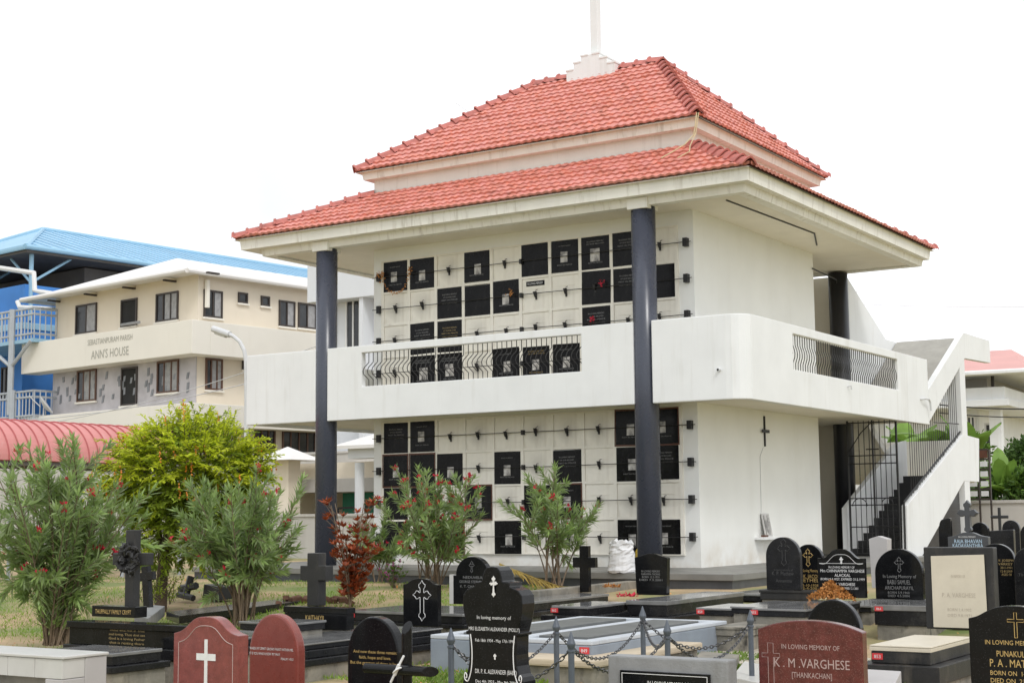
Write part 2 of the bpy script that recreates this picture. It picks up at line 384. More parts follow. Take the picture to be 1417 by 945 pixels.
# columns
col0 = None
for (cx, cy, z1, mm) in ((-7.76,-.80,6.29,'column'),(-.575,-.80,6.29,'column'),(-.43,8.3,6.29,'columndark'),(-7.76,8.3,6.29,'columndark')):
    mb = MB(); mb.lathe([(.215,0),(.215,z1-.004)], (cx,cy,.002), 40)
    o = part(mb, 'column', M[mm], smooth=False)
    for p in o.data.polygons:
        if len(p.vertices) == 4: p.use_smooth = True
# capitals: small blocks in the fascia over the front columns
for cx in (-7.76,-.575):
    mb = MB(); mb.box(cx-.2,cx+.2,-1.03,-.6,6.235,6.43); part(mb, 'column_capital', M['fascia'], bevel=.01)
# balcony slab and parapets
ZB, ZT = 2.822, 4.257
mb = MB()
mb.box(-9.6,1.27,-.86,-.002,2.88,3.2); mb.box(.002,1.27,0.001,8.7,2.88,3.2); mb.box(-9.6,XW-.002,0.001,8.7,2.88,3.2); mb.box(XW,0,YB+.002,8.7,2.88,3.2)
part(mb, 'balcony_slab', M['soffit'])
def panel_y(x0, x1, y0, y1, op=None):
    mb = MB()
    if not op: mb.box(x0,x1,y0,y1,ZB,ZT)
    else:
        a, b, c, d = op
        mb.box(x0,a,y0,y1,ZB,ZT); mb.box(b,x1,y0,y1,ZB,ZT); mb.box(a,b,y0,y1,ZB,c); mb.box(a,b,y0,y1,d,ZT)
    return mb
def ring(outer, hole, a0, a1, axis):
    """flat wall panel with one rectangular opening, as one clean solid"""
    (u0,u1,w0,w1), (p0,p1,q0,q1) = outer, hole
    mb = MB()
    def V(u, w, a): return (u, a, w) if axis == 'y' else (a, u, w)
    O = [(u0,w0),(u1,w0),(u1,w1),(u0,w1)]; H = [(p0,q0),(p1,q0),(p1,q1),(p0,q1)]
    for a in (a0, a1):
        for i in range(4):
            j = (i+1) % 4; mb.quad(V(*O[i],a),V(*O[j],a),V(*H[j],a),V(*H[i],a))
    for L in (O, H):
        for i in range(4):
            j = (i+1) % 4; mb.quad(V(*L[i],a0),V(*L[j],a0),V(*L[j],a1),V(*L[i],a1))
    return mb
def weld(o, bev):
    bm = bmesh.new(); bm.from_mesh(o.data); bmesh.ops.remove_doubles(bm, verts=bm.verts, dist=1e-5); bmesh.ops.recalc_face_normals(bm, faces=bm.faces)
    es = [e for e in bm.edges if len(e.link_faces) == 2 and e.calc_face_angle(0) > rad(40)]
    bmesh.ops.bevel(bm, geom=es, offset=bev, segments=3, profile=.5, affect='EDGES'); bm.to_mesh(o.data); bm.free()
o = part(ring((-7.575,-.72,ZB,ZT),(-6.715,-1.76,3.457,4.117),-1.0,-.86,'y'), 'parapet', M['white'], fix=False); weld(o, .012)
mb = MB(); mb.box(-9.72,-7.88,-1.0,-.86,ZB,ZT); part(mb, 'parapet', M['white'], bevel=.02)
# right hand front parapet with a chamfered corner
mb = MB(); mb.prism([(-.36,-1.0),(1.02,-1.0),(1.13,-.985),(1.24,-.93),(1.33,-.84),(1.378,-.74),(1.238,-.70),(1.18,-.79),(1.1,-.845),(1.0,-.86),(-.36,-.86)], ZB, ZT, 'z')
part(mb, 'parapet', M['white'], bevel=.02)
o = part(ring((-.735,8.785,ZB,ZT),(1.09,6.78,3.46,4.1),1.238,1.377,'x'), 'parapet', M['white'], fix=False); weld(o, .012)
mb = MB(); mb.box(-9.72,-9.58,-.855,8.7,ZB,ZT); part(mb, 'parapet', M['white'], bevel=.02)
# belly railings
def belly(mb, axis, a, base, z0, z1):
    h = z1-z0; pr = [(0,1),(0,.72),(.018,.66),(.05,.56),(.062,.46),(.055,.36),(.02,.26),(.0,.2),(0,0)]
    pts = []
    for d, t in pr:
        z = z0+h*t
        pts.append((a-d*1.3, base-d*1.3, z) if axis == 'y' else (base+d, a-d*.9, z))
    mb.tube(pts, .0085, 5, cap=False)
mb = MB(); n = 46
for i in range(n): belly(mb, 'y', -6.61+4.82*i/(n-1), -.895, 3.457, 4.117)
part(mb, 'railing', M['iron'])
mb = MB(); n = 50
for i in range(n): belly(mb, 'x', 1.12+5.63*i/(n-1), 1.31, 3.46, 4.10)
part(mb, 'railing', M['iron'])
# a small round camera stub and drain pipe on the parapets
mb = MB(); mb.tube([(.905,-.99,3.325),(.905,-1.06,3.32)], .028, 10); p = part(mb, 'wall_light', M['lamp'])
mb = MB(); mb.tube([(.905,-1.059,3.32),(.905,-1.066,3.32)], .018, 10); part(mb, 'lens', M['dark'], p)
mb = MB(); mb.tube([(1.375,8.2,3.35),(1.46,8.25,3.36),(1.47,8.5,3.36),(1.46,8.62,3.30),(1.46,8.66,3.12)], .022, 8); mb.tube([(1.37,3.75,3.33),(1.44,3.78,3.34),(1.445,3.79,3.27)], .015, 6)
part(mb, 'drain_pipe', M['lamp'])
# roof slab edge: two stepped fascia bands and the soffit
def band(outer, t, z0, z1, slope=0):
    x0,x1,y0,y1 = outer; mb = MB(); e = slope
    O0=[(x0+e,y0+e),(x1-e,y0+e),(x1-e,y1-e),(x0+e,y1-e)]; O1=[(x0,y0),(x1,y0),(x1,y1),(x0,y1)]
    I=[(x0+t,y0+t),(x1-t,y0+t),(x1-t,y1-t),(x0+t,y1-t)]
    for i in range(4):
        j=(i+1)%4
        mb.quad((*O0[i],z0),(*O0[j],z0),(*O1[j],z1),(*O1[i],z1))
        mb.quad((*I[i],z0),(*I[j],z0),(*I[j],z1),(*I[i],z1))
        mb.quad((*O0[i],z0),(*O0[j],z0),(*I[j],z0),(*I[i],z0))
        mb.quad((*O1[i],z1),(*O1[j],z1),(*I[j],z1),(*I[i],z1))
    return mb
part(band((-9.36,1.46,-1.0,8.54),.22,6.292,6.45,.03), 'roof_beam', M['fascia'])
part(band((-9.76,1.61,-1.2,8.60),.55,6.435,6.655,.02), 'fascia', M['fascia'])
mb = MB(); mb.box(-9.1,1.2,-.74,8.3,6.325,6.40); part(mb, 'soffit', M['soffit'])
# clay tile roofs: every tile course is real relief
def tile_plane(mb, A, B, Cc, D, course=.30, pitch=.165, lift=.042, wave=.022, sub=7):
    """A,B eave left/right (seen from outside), C,D top right/left"""
    A,B,Cc,D = map(Vector,(A,B,Cc,D))
    ex = (B-A).normalized(); up = ((D+Cc)/2-(A+B)/2); up = up-ex*up.dot(ex); H = up.length; upn = up.normalized(); nrm = ex.cross(upn).normalized()
    n = max(1, round(H/course)); step = H/n
    xa0, xb0 = 0, (B-A).length
    xd, xc = (D-A).dot(ex), (Cc-A).dot(ex)
    rj = random.Random(int(H*1000))
    for k in range(n):
        t0, t1 = k*step, (k+1)*step+.03
        def lim(t): f = min(1,t/H); return xa0+(xd-xa0)*f, xb0+(xc-xb0)*f
        (l0,r0),(l1,r1) = lim(t0), lim(min(t1,H))
        xs = np.arange(math.floor(l0/(pitch/sub))*(pitch/sub), r0+pitch/sub, pitch/sub)
        base = len(mb.v); cnt = 0; tj = [rj.random()**4 for _ in range(97)]
        for x in xs:
            xx0 = min(max(x,l0),r0); xx1 = min(max(x,l1),r1)
            ph = (x/pitch) % 1
            w = wave*(.5+.5*math.cos(2*math.pi*ph))**.8
            jit = rj.uniform(-.003,.003)+.006*math.sin(x*1.7+k*2.1)+tj[int(x/pitch) % 97]*.012
            p0 = A+ex*xx0+upn*t0+nrm*(lift+w+jit); pb = A+ex*xx0+upn*t0+nrm*(w*.9+.004); p1 = A+ex*xx1+upn*min(t1,H)+nrm*(w+.008)
            mb.v += [tuple(pb), tuple(p0), tuple(p1)]; cnt += 1
        for i in range(cnt-1):
            a = base+3*i
            mb.f.append((a, a+3, a+4, a+1)); mb.f.append((a+1, a+4, a+5, a+2)); mb.fm += [0,0]
    return mb
def hip_tiles(A, B, r=.135, step=.30):
    A, B = Vector(A), Vector(B); d = (B-A); L = d.length; d.normalize(); side = d.cross(Vector((0,0,1))).normalized(); up = side.cross(d).normalized()
    mb = MB(); n = max(1, round(L/step)); s = L/n; rj = random.Random(int(L*997))
    for k in range(n):
        n0 = len(mb.v); segs = 8; jx = rj.uniform(-.008,.008); jz = rj.uniform(-.006,.010)
        for (t, rr, h) in ((k*s, r*1.02, .022), (k*s, r*1.12, .045), (k*s+.04, r*1.10, .045), (k*s+.05, r, .03), ((k+1)*s+.03, r*.94, .012)):
            for i in range(segs+1):
                c = -1+2*i/segs
                mb.v.append(tuple(A+d*t+side*(rr*c*1.05+jx)+up*(rr*(1-abs(c)**1.5)+h-.05+jz)))
        for j in range(4):
            for i in range(segs):
                q = n0+j*(segs+1)+i; mb.f.append((q, q+1, q+segs+2, q+segs+1)); mb.fm.append(0)
    return mb
def hip_roof(name, E, T, ze, zt, crs):
    """E outer rectangle x0,x1,y0,y1 at ze; T inner rectangle at zt"""
    x0,x1,y0,y1 = E; a0,a1,b0,b1 = T
    e = [(x0,y0,ze),(x1,y0,ze),(x1,y1,ze),(x0,y1,ze)]; t = [(a0,b0,zt),(a1,b0,zt),(a1,b1,zt),(a0,b1,zt)]
    mb = MB()
    for i in range(4):
        j = (i+1) % 4; tile_plane(mb, e[i], e[j], t[j], t[i], course=crs)
    r = mb.build(name, M['tile'], vault, fix=False, smooth=False)
    mb = MB()                                                       # boarding under the tiles
    for i in range(4):
        j = (i+1) % 4; dz = Vector((0,0,-.03))
        mb.quad(*(tuple(Vector(p)+dz) for p in (e[i], e[j], t[j], t[i])))
    mb.build('roof_boarding', M['soffit'], vault, fix=False)
    for i in range(4): hip_tiles(Vector(e[i]), Vector(t[i])).build('hip_tiles', M['ridge'], r, fix=False)
    return r
lower = hip_roof('lower_roof', (-9.86,1.68,-1.27,8.68), (XW-.0,.0,0,YB), 6.665, 7.50, .205)
mb = MB(); mb.box(XW+.004,-.004,.004,YB-.004,6.45,7.83); part(mb, 'drum_wall', M['drum'])
part(band((-7.37,.183,-.183,YB+.183),.35,7.78,7.955,.03), 'upper_fascia', M['fascia'])
upper = hip_roof('upper_roof', (-7.45,.27,-.27,5.98), (-5.05,-2.03,2.86,2.90), 7.95, 10.12, .255)
hip_tiles((-5.1,2.88,10.13),(-1.98,2.88,10.13)).build('ridge_tiles', M['ridge'], upper, fix=False)
# stepped cross on the ridge
rc = MB(); cx = -3.54
prof = [(-.58,-.2),(.58,-.2),(.58,.10),(.40,.10),(.40,.24),(.22,.24),(.22,.36),(-.22,.36),(-.22,.24),(-.40,.24),(-.40,.10),(-.58,.10)]
rc.prism([(cx+a, 10.12+b) for a, b in prof], 2.62, 3.14, 'y'); base = part(rc, 'cross_pedestal', M['white'], bevel=.012)
rc = MB()
for (a,b,c) in ((.592,.112,.08),(.412,.252,.22),(.232,.372,.34)):
    for s in (-1,1): rc.box(cx+min(s*a,s*(a-.19)),cx+max(s*a,s*(a-.19)),2.607,3.153,10.12+c,10.12+b)
rc.build('pedestal_ledge', M['white'], base)
rc = MB(); rc.box(cx-.085,cx+.085,2.80,2.96,10.493,13.9); rc.box(cx-.8,cx-.0855,2.80,2.96,12.75,12.92); rc.box(cx+.0855,cx+.8,2.80,2.96,12.75,12.92); part(rc, 'roof_cross', M['white'], bevel=.01)
# cable on the soffit, rope from the roof, lightning wire
mb = MB(); mb.tube([(.846,-.41,6.315),(.93,3.45,6.315),(.5,4.67,6.31)], .016, 5); mb.tube([(.03,5.60,6.0),(-.35,8.0,6.1),(-.43,8.22,5.95)], .016, 5); part(mb, 'soffit_cable', M['blackcable'])
mb = MB(); h = Vector((.27,-.3,7.98)); mb.tube([h, h+Vector((0,-.07,-.25)), h+Vector((-.02,-.1,-.42)), h+Vector((-.10,-.3,-.62)), h+Vector((-.22,-.58,-.80)), h+Vector((-.34,-.75,-.92))], .012, 5)
mb.tube([h+Vector((.03,.02,0)), h+Vector((.02,-.1,-.4)), h+Vector((.0,-.3,-.66)), h+Vector((.06,-.45,-.80)), h+Vector((-.05,-.7,-.95))], .010, 5)
tag(mb.build('rope', M['rope']), 'loose straw coloured rope dangling from the corner of the upper tiled roof', 'rope')
a = PY(661,164,1.9); b = PY(631,143,1.7)
mb = MB(); mb.tube([a-Vector((0,0,.5)), a, b], .006, 4); part(mb, 'lightning_rod', M['wire'])
# wall crucifix, photo shelf on the right hand wall
mb = MB(); mb.box(.001,.03,2.87,2.905,2.20,2.78); mb.box(.0305,.045,2.72,3.06,2.46,2.52)
tag(mb.build('wall_cross', M['iron'], bevel=.004), 'small dark cross mounted high on the plain white side wall', 'cross')
mb = MB(); mb.tube([(.004,2.82,2.18),(.004,2.66,2.0),(.004,2.64,.95)], .006, 4); part(mb, 'wall_conduit', M['wire'])
mb = MB(); mb.box(.001,.2,2.30,3.2,.44,.49); part(mb, 'shelf', M['white'], bevel=.006)
pf = empty('picture_frame', (.10,2.74,.49), 'white framed portrait photograph leaning on the shelf of the white side wall', 'picture', rz=0)
mb = MB(); mb.prism([(.0,0),(.018,0),(-.062,.44),(-.08,.44)], -.17, .17, 'y'); mb.build('frame', M['whitetile'], pf)
mb = MB(); mb.quad((.017,-.12,.04),(.017,.12,.04),(-.0505,.12,.41),(-.0505,-.12,.41)); o = mb.build('portrait', M['photo'], pf, fix=False); o.location.x = .006
mb = MB(); mb.box(-.02,.06,-.36,-.2,0,.035); tag(mb.build('wooden_block', M['brown']), 'short brown wooden block lying beside the framed portrait', 'block'); bpy.data.objects['wooden_block'].location = (.10,2.78,.491)
# ---- staircase at the right rear
st = part(MB().box(.055,1.255,11.19,12.4,1.60,1.755), 'staircase', M['white'])
mb = MB()
for i in range(11):
    y = 7.3+.354*i; z = .16*(i+1)
    mb.box(.056,1.254,y,11.188,z-.16+.001 if i else .002,z)
mb.build('steps', M['step'], st)
mb = MB(); mb.prism([(6.96,-.2),(7.02,1.06),(11.3,2.71),(12.6,2.66),(12.43,1.62),(11.2,1.62),(7.9,-.0),(7.9,-.2)], 1.26, 1.379, 'x'); mb.build('outer_stringer', M['white'], st, bevel=.01)
mb = MB(); mb.prism([(7.05,-.2),(7.05,1.02),(10.45,2.5),(11.2,2.6),(11.2,1.62),(7.9,-.0),(7.9,-.2)], -.06, .054, 'x'); mb.build('inner_stringer', M['white'], st, bevel=.01)
mb = MB(); mb.box(-1.4,1.258,12.42,12.54,1.6,2.635); mb.build('landing_wall', M['drum'], st, bevel=.01)
mb = MB(); mb.box(-1.4,.05,11.19,12.41,1.6,1.75); mb.build('landing_slab', M['soffit'], st)
mb = MB(); mb.prism([(11.2,1.6),(11.2,1.75),(8.7,3.2),(8.7,2.95)], -1.3, -.062, 'x'); mb.build('upper_flight', M['drum'], st)
mb = MB(); mb.box(1.06,1.375,11.25,11.66,-.25,4.52); mb.build('stair_pillar', M['white'], st, bevel=.008)
mb = MB(); mb.prism([(8.79,2.90),(8.79,3.60),(11.68,5.14),(13.93,5.15),(13.9,4.59),(11.68,4.524)], 1.245, 1.381, 'x'); mb.build('canopy_band', M['white'], st, bevel=.008)
mb = MB(); mb.prism([(8.8,3.30),(11.72,5.03),(13.9,5.03),(13.9,4.90),(11.72,4.90),(8.8,3.14)], -.26, 1.243, 'x'); mb.build('canopy', M['canopy'], st)
mb = MB(); mb.prism([(8.53,3.2),(8.53,6.2),(11.0,5.03),(11.7,5.03),(11.7,3.2)], -.42, -.28, 'x'); mb.build('stair_wall', M['white'], st)
mb = MB(); mb.box(-6.8,-.43,8.78,8.9,0,6.3); mb.build('rear_wall', M['soffit'], st)
# handrail and grilles
mb = MB(); mb.tube([(1.32,7.0,1.13),(1.32,11.25,2.77)], .022, 6); mb.tube([(1.32,7.0,1.13),(1.32,6.97,.1)], .022, 6)
for y in (7.9,8.9,9.9,10.8): mb.tube([(1.32,y,1.06+(y-7.02)*.3855),(1.32,y,1.15+(y-7.02)*.3855)], .012, 5)
mb.build('handrail', M['iron'], st)
mb = MB()
def band_z(y): return 2.95 if y < 8.79 else 2.93+(y-8.79)*(4.524-2.93)/(11.68-8.79)
for i in range(24):
    y = 7.55+.152*i
    mb.tube([(1.31,y,1.05+(y-7.02)*.3855),(1.31,y,band_z(y))], .007, 4, cap=False)
mb.tube([(1.31,7.5,2.86),(1.31,9.0,2.90)], .012, 4); mb.tube([(1.31,9.3,2.9),(1.31,11.2,2.95)], .01, 4)
mb.build('stair_grille', M['iron'], st)
gt = MB()
x0, x1, yg = .17, 1.2, 6.98
for i in range(10):
    x = x0+(x1-x0)*i/9; gt.tube([(x,yg,.06),(x,yg,2.86)], .009, 4, cap=False)
for z in (.06,.62,1.08,1.22,1.95,2.12,2.82): gt.tube([(x0,yg-.012,z),(x1,yg-.012,z)], .013, 5)
for x in (x0-.02,.70,x1+.02): gt.tube([(x,yg,0.01),(x,yg,2.87)], .02, 6)
gt.tube([(.38+.16*math.cos(a),yg-.02,1.06+.16*math.sin(a)) for a in np.linspace(0,math.pi,10)], .01, 5)
gt.tube([(.98+.12*math.cos(a),yg-.02,1.10+.12*math.sin(a)) for a in np.linspace(0,math.pi,10)], .01, 5)
gt.tube([(.70,yg-.03,2.02),(.70,yg-.03,2.45)], .014, 5); gt.tube([(.56,yg-.03,2.25),(.84,yg-.03,2.25)], .014, 5)
gt.tube([(x0,yg-.02,2.2),(.45,yg-.02,2.6),(.7,yg-.02,2.83)], .012, 5)
gt.build('gate', M['iron'], vault)
# ================================================================ GRAVES
def arc(cx, cz, rx, rz, a0, a1, n=14): return [(cx+rx*math.cos(rad(a0+(a1-a0)*i/n)), cz+rz*math.sin(rad(a0+(a1-a0)*i/n))) for i in range(n+1)]
def pr_round(w, h, hs=None):
    r = w/2; hs = h-r if hs is None else hs
    return [(-r,0),(r,0)]+arc(0,hs,r,h-hs,0,180,28)
def smooth(pts, n=8):
    out = []
    for i in range(len(pts)-1):
        p0, p1, p2, p3 = (pts[max(0,i-1)], pts[i], pts[i+1], pts[min(len(pts)-1,i+2)])
        for k in range(n):
            t = k/n
            out.append(tuple(.5*((2*p1[j])+(-p0[j]+p2[j])*t+(2*p0[j]-5*p1[j]+4*p2[j]-p3[j])*t*t+(-p0[j]+3*p1[j]-3*p2[j]+p3[j])*t**3) for j in (0,1)))
    return out+[tuple(pts[-1])]
def mirror(half):
    """half outline from the top centre down the right side -> closed outline"""
    l = [(-x, z) for x, z in half if x > 1e-6][::-1]
    return l+half
def pr_half(w, h, half, curve=True):
    """half: fractions (x 0..1 of half width, drop 0..1 of the height) from top centre to shoulder"""
    pts = [(x*w/2, h-d*h) for x, d in half]
    if curve: pts = smooth(pts, 8)
    return mirror(pts+[(w/2, 0)])
def cross_pts(h, w, a, zc=None):
    """latin cross outline; h height, w arm span, a bar half width, zc height of the arm axis above the foot"""
    zc = h*.66 if zc is None else zc
    return [(-a,0),(a,0),(a,zc-a),(w/2,zc-a),(w/2,zc+a),(a,zc+a),(a,h),(-a,h),(-a,zc+a),(-w/2,zc+a),(-w/2,zc-a),(-a,zc-a)]
def budded(h, w, a, b, zc=None):
    zc = h*.64 if zc is None else zc
    def arm(L): return [(a,a),(a,L-2.2*b),(b,L-1.75*b),(b*1.05,L-1.15*b),(b*.45,L-.75*b),(0,L),(-b*.45,L-.75*b),(-b*1.05,L-1.15*b),(-b,L-1.75*b),(-a,L-2.2*b)]
    out = []
    for (L, rot) in ((h-zc,0),(w/2,1),(zc,2),(w/2,3)):
        for (x, y) in arm(L):
            for _ in range(rot): x, y = y, -x
            out.append((x, y+zc))
    # arms run clockwise: order top, right, bottom, left with each traversed right->left must be reversed
    o2 = []
    for k in range(4): o2 += out[k*10:(k+1)*10][::-1]
    return o2
def pt_scale(z, X): return FPX/depth(X)
SIDE_ANGLE = 0
class Stone: pass
def stone(label, uL, uR, vtop, d=None, vbase=None, zbase=None, prof=None, t=.09, m='black', cat='headstone', group='headstones in the churchyard', lean=0, bevel=.008, name='headstone', profargs={}, yaw=0):
    """headstone facing -y: uL/uR photo columns of its front face, vtop its top, stands at zbase"""
    uc = (uL+uR)/2
    X = PZ(uc, vbase, zbase) if d is None else P(uc, vtop, d)
    y = X.y
    def xat(u): return X.x+solve_u((X.x,y,X.z),(1,0,0),u)
    xl, xr = xat(uL), xat(uR); xc = (xl+xr)/2; w = xr-xl
    top = PY(uc, vtop, y).z
    if zbase is None: zbase = gz(xc, y)
    h = top-zbase
    s = Stone(); s.y = y; s.xc = xc; s.w = w; s.h = h; s.z0 = zbase; s.t = t
    s.root = empty(name, (xc, y, zbase), label, cat, group, rz=yaw)
    s.prof = prof(w, h)
    s.yaw = yaw
    mb = MB(); mb.prism(s.prof, 0, t, 'y'); s.body = mb.build('stone', M[m], s.root, bevel=bevel)
    s.lz = lambda v, u=None: PY(uc if u is None else u, v, y).z-zbase
    s.lx = lambda u: xat(u)-xc
    s.ppm = FPX/depth((xc,y,top))
    return s
def text(s, m, lines, name='inscription'):
    """lines: (text, u centre, v centre, cap px, width px)"""
    L = []
    for (t, u, v, cap, wpx) in lines:
        L.append((t, s.lx(u), s.lz(v,u), cap/s.ppm, s.lx(u+wpx/2)-s.lx(u-wpx/2), 'C'))
    return text_mesh(L, M[m], s.root, name)
def inlay(s, pts, m, u, v0, name='cross', th=.004, y=None):
    """flat shape standing with its foot at photo (u, v0)"""
    x, z = s.lx(u), s.lz(v0,u); mb = MB(); mb.prism([(x+a, z+b) for a, b in pts], -th, -.0005, 'y'); return mb.build(name, M[m], s.root)
def outline(s, pts, m, u, v0, name='cross', r=.003, closed=True):
    x, z = s.lx(u), s.lz(v0,u); P3 = [(x+a, -.001, z+b) for a, b in pts]; 
    if closed: P3.append(P3[0])
    mb = MB(); mb.tube(P3, r, 4); return mb.build(name, M[m], s.root)
def slab(label, FR, z, uL, uB, th=.10, m='slab', tiers=(), tags=(), group='flat grave slabs', cat='grave slab', vL=None, lip=.012, base=None, name='grave_slab', extraL=0, extraF=0):
    """FR photo position of the front right top corner, uL column of front left corner, uB column of back right corner"""
    X = PZ(*FR, z)
    xl = X.x+solve_u(X,(1,0,0),uL)-extraL; yb = X.y+solve_u(X,(0,1,0),uB); y0 = X.y-extraF
    cx, cy = (xl+X.x)/2, (y0+yb)/2; hw, hd = (X.x-xl)/2, (yb-y0)/2
    zg = min(gz(cx, y0), z-th-.01)
    rt = empty(name, (cx, cy, zg), label, cat, group)
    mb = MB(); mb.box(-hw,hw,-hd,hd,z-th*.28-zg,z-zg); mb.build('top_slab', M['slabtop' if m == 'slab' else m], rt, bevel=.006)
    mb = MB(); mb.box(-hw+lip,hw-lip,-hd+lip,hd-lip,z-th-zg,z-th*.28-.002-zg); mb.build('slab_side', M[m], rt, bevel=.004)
    zz = z-th; g = 0
    for (grow, h, mm) in tiers:
        g = grow
        mb = MB(); mb.box(-hw-g,hw+g,-hd-g,hd+g,zz-h-zg,zz-.003-zg); mb.build('tier', M[mm], rt, bevel=.008); zz -= h
    if base or zz > zg+.02:
        mb = MB(); mb.box(-hw-g+.03,hw+g-.03,-hd-g+.03,hd+g-.03,-.15,zz-.003-zg); mb.build('base', M[base or 'concrete'], rt, bevel=.01)
    for (u, zoff, num) in tags:
        x = X.x+solve_u((X.x,y0,z),(1,0,0),u)-cx
        mb = MB(); mb.box(x-.05,x+.05,-hd-.006,-hd+lip-.001,z-zoff-.055-zg,z-zoff-zg); tg = mb.build('number_tag', M['tagred'], rt)
        text_mesh([(num, x, z-zoff-.0275-zg, .03, .06, 'C')], M['letter'], tg, 'digits', y=-hd-.0075)
    rt['_'] = 0; del rt['_']
    s = Stone(); s.root = rt; s.x0, s.x1, s.y0, s.y1, s.z = xl, X.x, y0, yb, z; s.zg = zg
    return s
# ---------------- middle distance slabs
S = {}
S['a'] = slab('black polished slab on which the plain black cross stands, behind the scroll stone', (735,832), -.20, 690, 843, .13, tiers=[(.07,.08,'slab')])
S['b'] = slab('two tiered black slab with red number plate between plain cross and blue tomb', (813,838.8), -.18, 763, 870, .11, tiers=[(.10,.07,'slab')], tags=[(767,.03,'862')])
S['c'] = slab('thick black raised slab in front of the near blue column', (922.6,831.4), -.15, 866, 1030, .19, tiers=[(.10,.07,'slab')], tags=[(865,.235,'860')])
S['d'] = slab('wide low black slab on stained concrete right of the chained plot', (1024,842), -.20, 963, 1068, .09, tags=[(969,.02,'858')])
S['e'] = slab('black slab before the marigold covered ogee headstone', (1115,843), -.15, 1040, 1192, .09, tags=[(1043,.02,'855')])
S['e2'] = slab('black slab tucked close behind the marigold grave, below the faint arched stone', (1050,839.5), -.16, 1010, 1108, .08)
S['f'] = slab('tall black block grave with red plate below the arched stone of the cross etching', (1284,838), -.17, 1208, 1330, .24, tags=[(1216,.02,'864')])
S['r6'] = slab('cream marble ledger on weathered dark stone tiers', (1288,895), -.25, 1203, 1345, .05, m='cream', tiers=[(-.01,.11,'matt'),(.10,.16,'matt')], tags=[], lip=.0)
mb = MB(); r6 = S['r6']; u = 1214; xx = r6.x0+.07
mb.box(-.05,.05,-.004,0,-.028,.028); tg = mb.build('number_tag', M['tagred'], r6.root); tg.location = (xx-(r6.x0+r6.x1)/2, -(r6.y1-r6.y0)/2-.003+.01, r6.z-.10-r6.zg)
tg.location.y = -(r6.y1-r6.y0)/2+.01-.004
text_mesh([('853', 0, 0, .03, .06, 'C')], M['letter'], tg, 'digits', y=-.0055)
S['m4'] = slab('long two tiered black ledger with the budded cross headstone at its end', (420,891), -.30, 330, 613, .06, tiers=[(.04,.08,'slab'),(.10,.07,'slab')])
S['m5'] = slab('wide black slab with two red plates under the round topped stone', (640,849), -.20, 482, 720, .12, tags=[(486,.03,'846'),(584,.025,'847')], tiers=[(.06,.05,'slab')])
S['kai'] = slab('low black block carrying the gold family name and the grey cross', (480,841), -.05, 392, 492, .24, m='black', cat='grave base', group='cross bases')
S['k2'] = slab('small black slab lying in front of the gold lettered block', (405,862), -.16, 330, 452, .09)
S['n'] = slab('black double slab behind the two red granite headstones', (335,882), -.22, 262, 405, .08, tiers=[(.08,.08,'slab')])
S['crypt'] = slab('long black family crypt block with four lines of gold verse', (265,866), -.0, 92, 288, .21, m='black', cat='family crypt', group=None, lip=.02, tiers=[(.02,.10,'slab')])
S['cl'] = slab('polished black ledger before the family crypt on broken concrete', (155,904), -.16, 60, 225, .10, tiers=[(.05,.06,'slab')])
cr = S['crypt']; hw, hd = (cr.x1-cr.x0)/2, (cr.y1-cr.y0)/2
text_mesh([(t, -.02, .0-cr.zg-.065-.038*i, .021, w, 'C') for i, (t, w) in enumerate((('Those who rest in Thee', .46), ('and loving, Thou dost see', .47), ('God is a loving Father', .47), ('that is resting there', .45)))], M['dimgold'], cr.root, 'verse', y=-hd+.018)
k = S['kai']; hw, hd = (k.x1-k.x0)/2, (k.y1-k.y0)/2
text_mesh([('KAITHAYIL', .0, -.05-k.zg-.12, .06, .28, 'C')], M['gold'], k.root, 'family_name', y=-hd+.010)
# blue painted double tomb
X = PZ(819,889,-.30); yb = X.y+solve_u(X,(0,1,0),1006); Xb = Vector((X.x,yb,-.30)); xl = X.x-1.95
rt = empty('painted_tomb', (X.x-.975, (X.y+yb)/2, gz(X.x,X.y)), 'pale blue painted double tomb with two inset stone panels behind the chains', 'tomb')
zg = rt.location.z; hw = .975; hd = (yb-X.y)/2; zt = -.30-zg
mb = MB(); mb.box(-hw,hw,-hd,hd,-.1,zt-.03); mb.build('tomb_body', M['paleblue'], rt, bevel=.01)
mb = MB(); mb.box(-hw,hw,-hd,-hd+.16,zt-.027,zt+.015); mb.box(-hw,hw,hd-.16,hd,zt-.027,zt+.015); mb.box(-hw,-hw+.16,-hd+.161,hd-.161,zt-.027,zt+.015); mb.box(hw-.16,hw,-hd+.161,hd-.161,zt-.027,zt+.015); mb.box(-.09,.09,-hd+.161,hd-.161,zt-.027,zt+.010)
mb.build('rim', M['bluewhite'], rt, bevel=.01)
for x in (-.47,.47):
    mb = MB(); mb.box(x-.29,x+.29,-hd+.30,hd-.30,zt-.026,zt+.026); mb.build('stone_panel', M['panel'], rt, bevel=.005)
mb = MB(); mb.box(hw-.14,hw-.03,-hd-.006,-hd-.001,zt-.11,zt-.045); tg = mb.build('number_tag', M['tagred'], rt)
text_mesh([('849', hw-.085, zt-.078, .035, .07, 'C')], M['letter'], tg, 'digits', y=-hd-.0075)
# beige low tomb
X = PZ(850,909.5,-.42)
rt = empty('cement_tomb', (X.x-.62, X.y+.75, -.62), 'low bare beige cement tomb behind the plaque tomb', 'tomb')
mb = MB(); mb.box(-.62,.62,-1.15,1.2,.13,.20); mb.build('top_slab', M['beigeslab'], rt, bevel=.02)
mb = MB(); mb.box(-.58,.58,-1.1,1.16,-.1,.128); mb.build('base', M['concrete'], rt, bevel=.02)
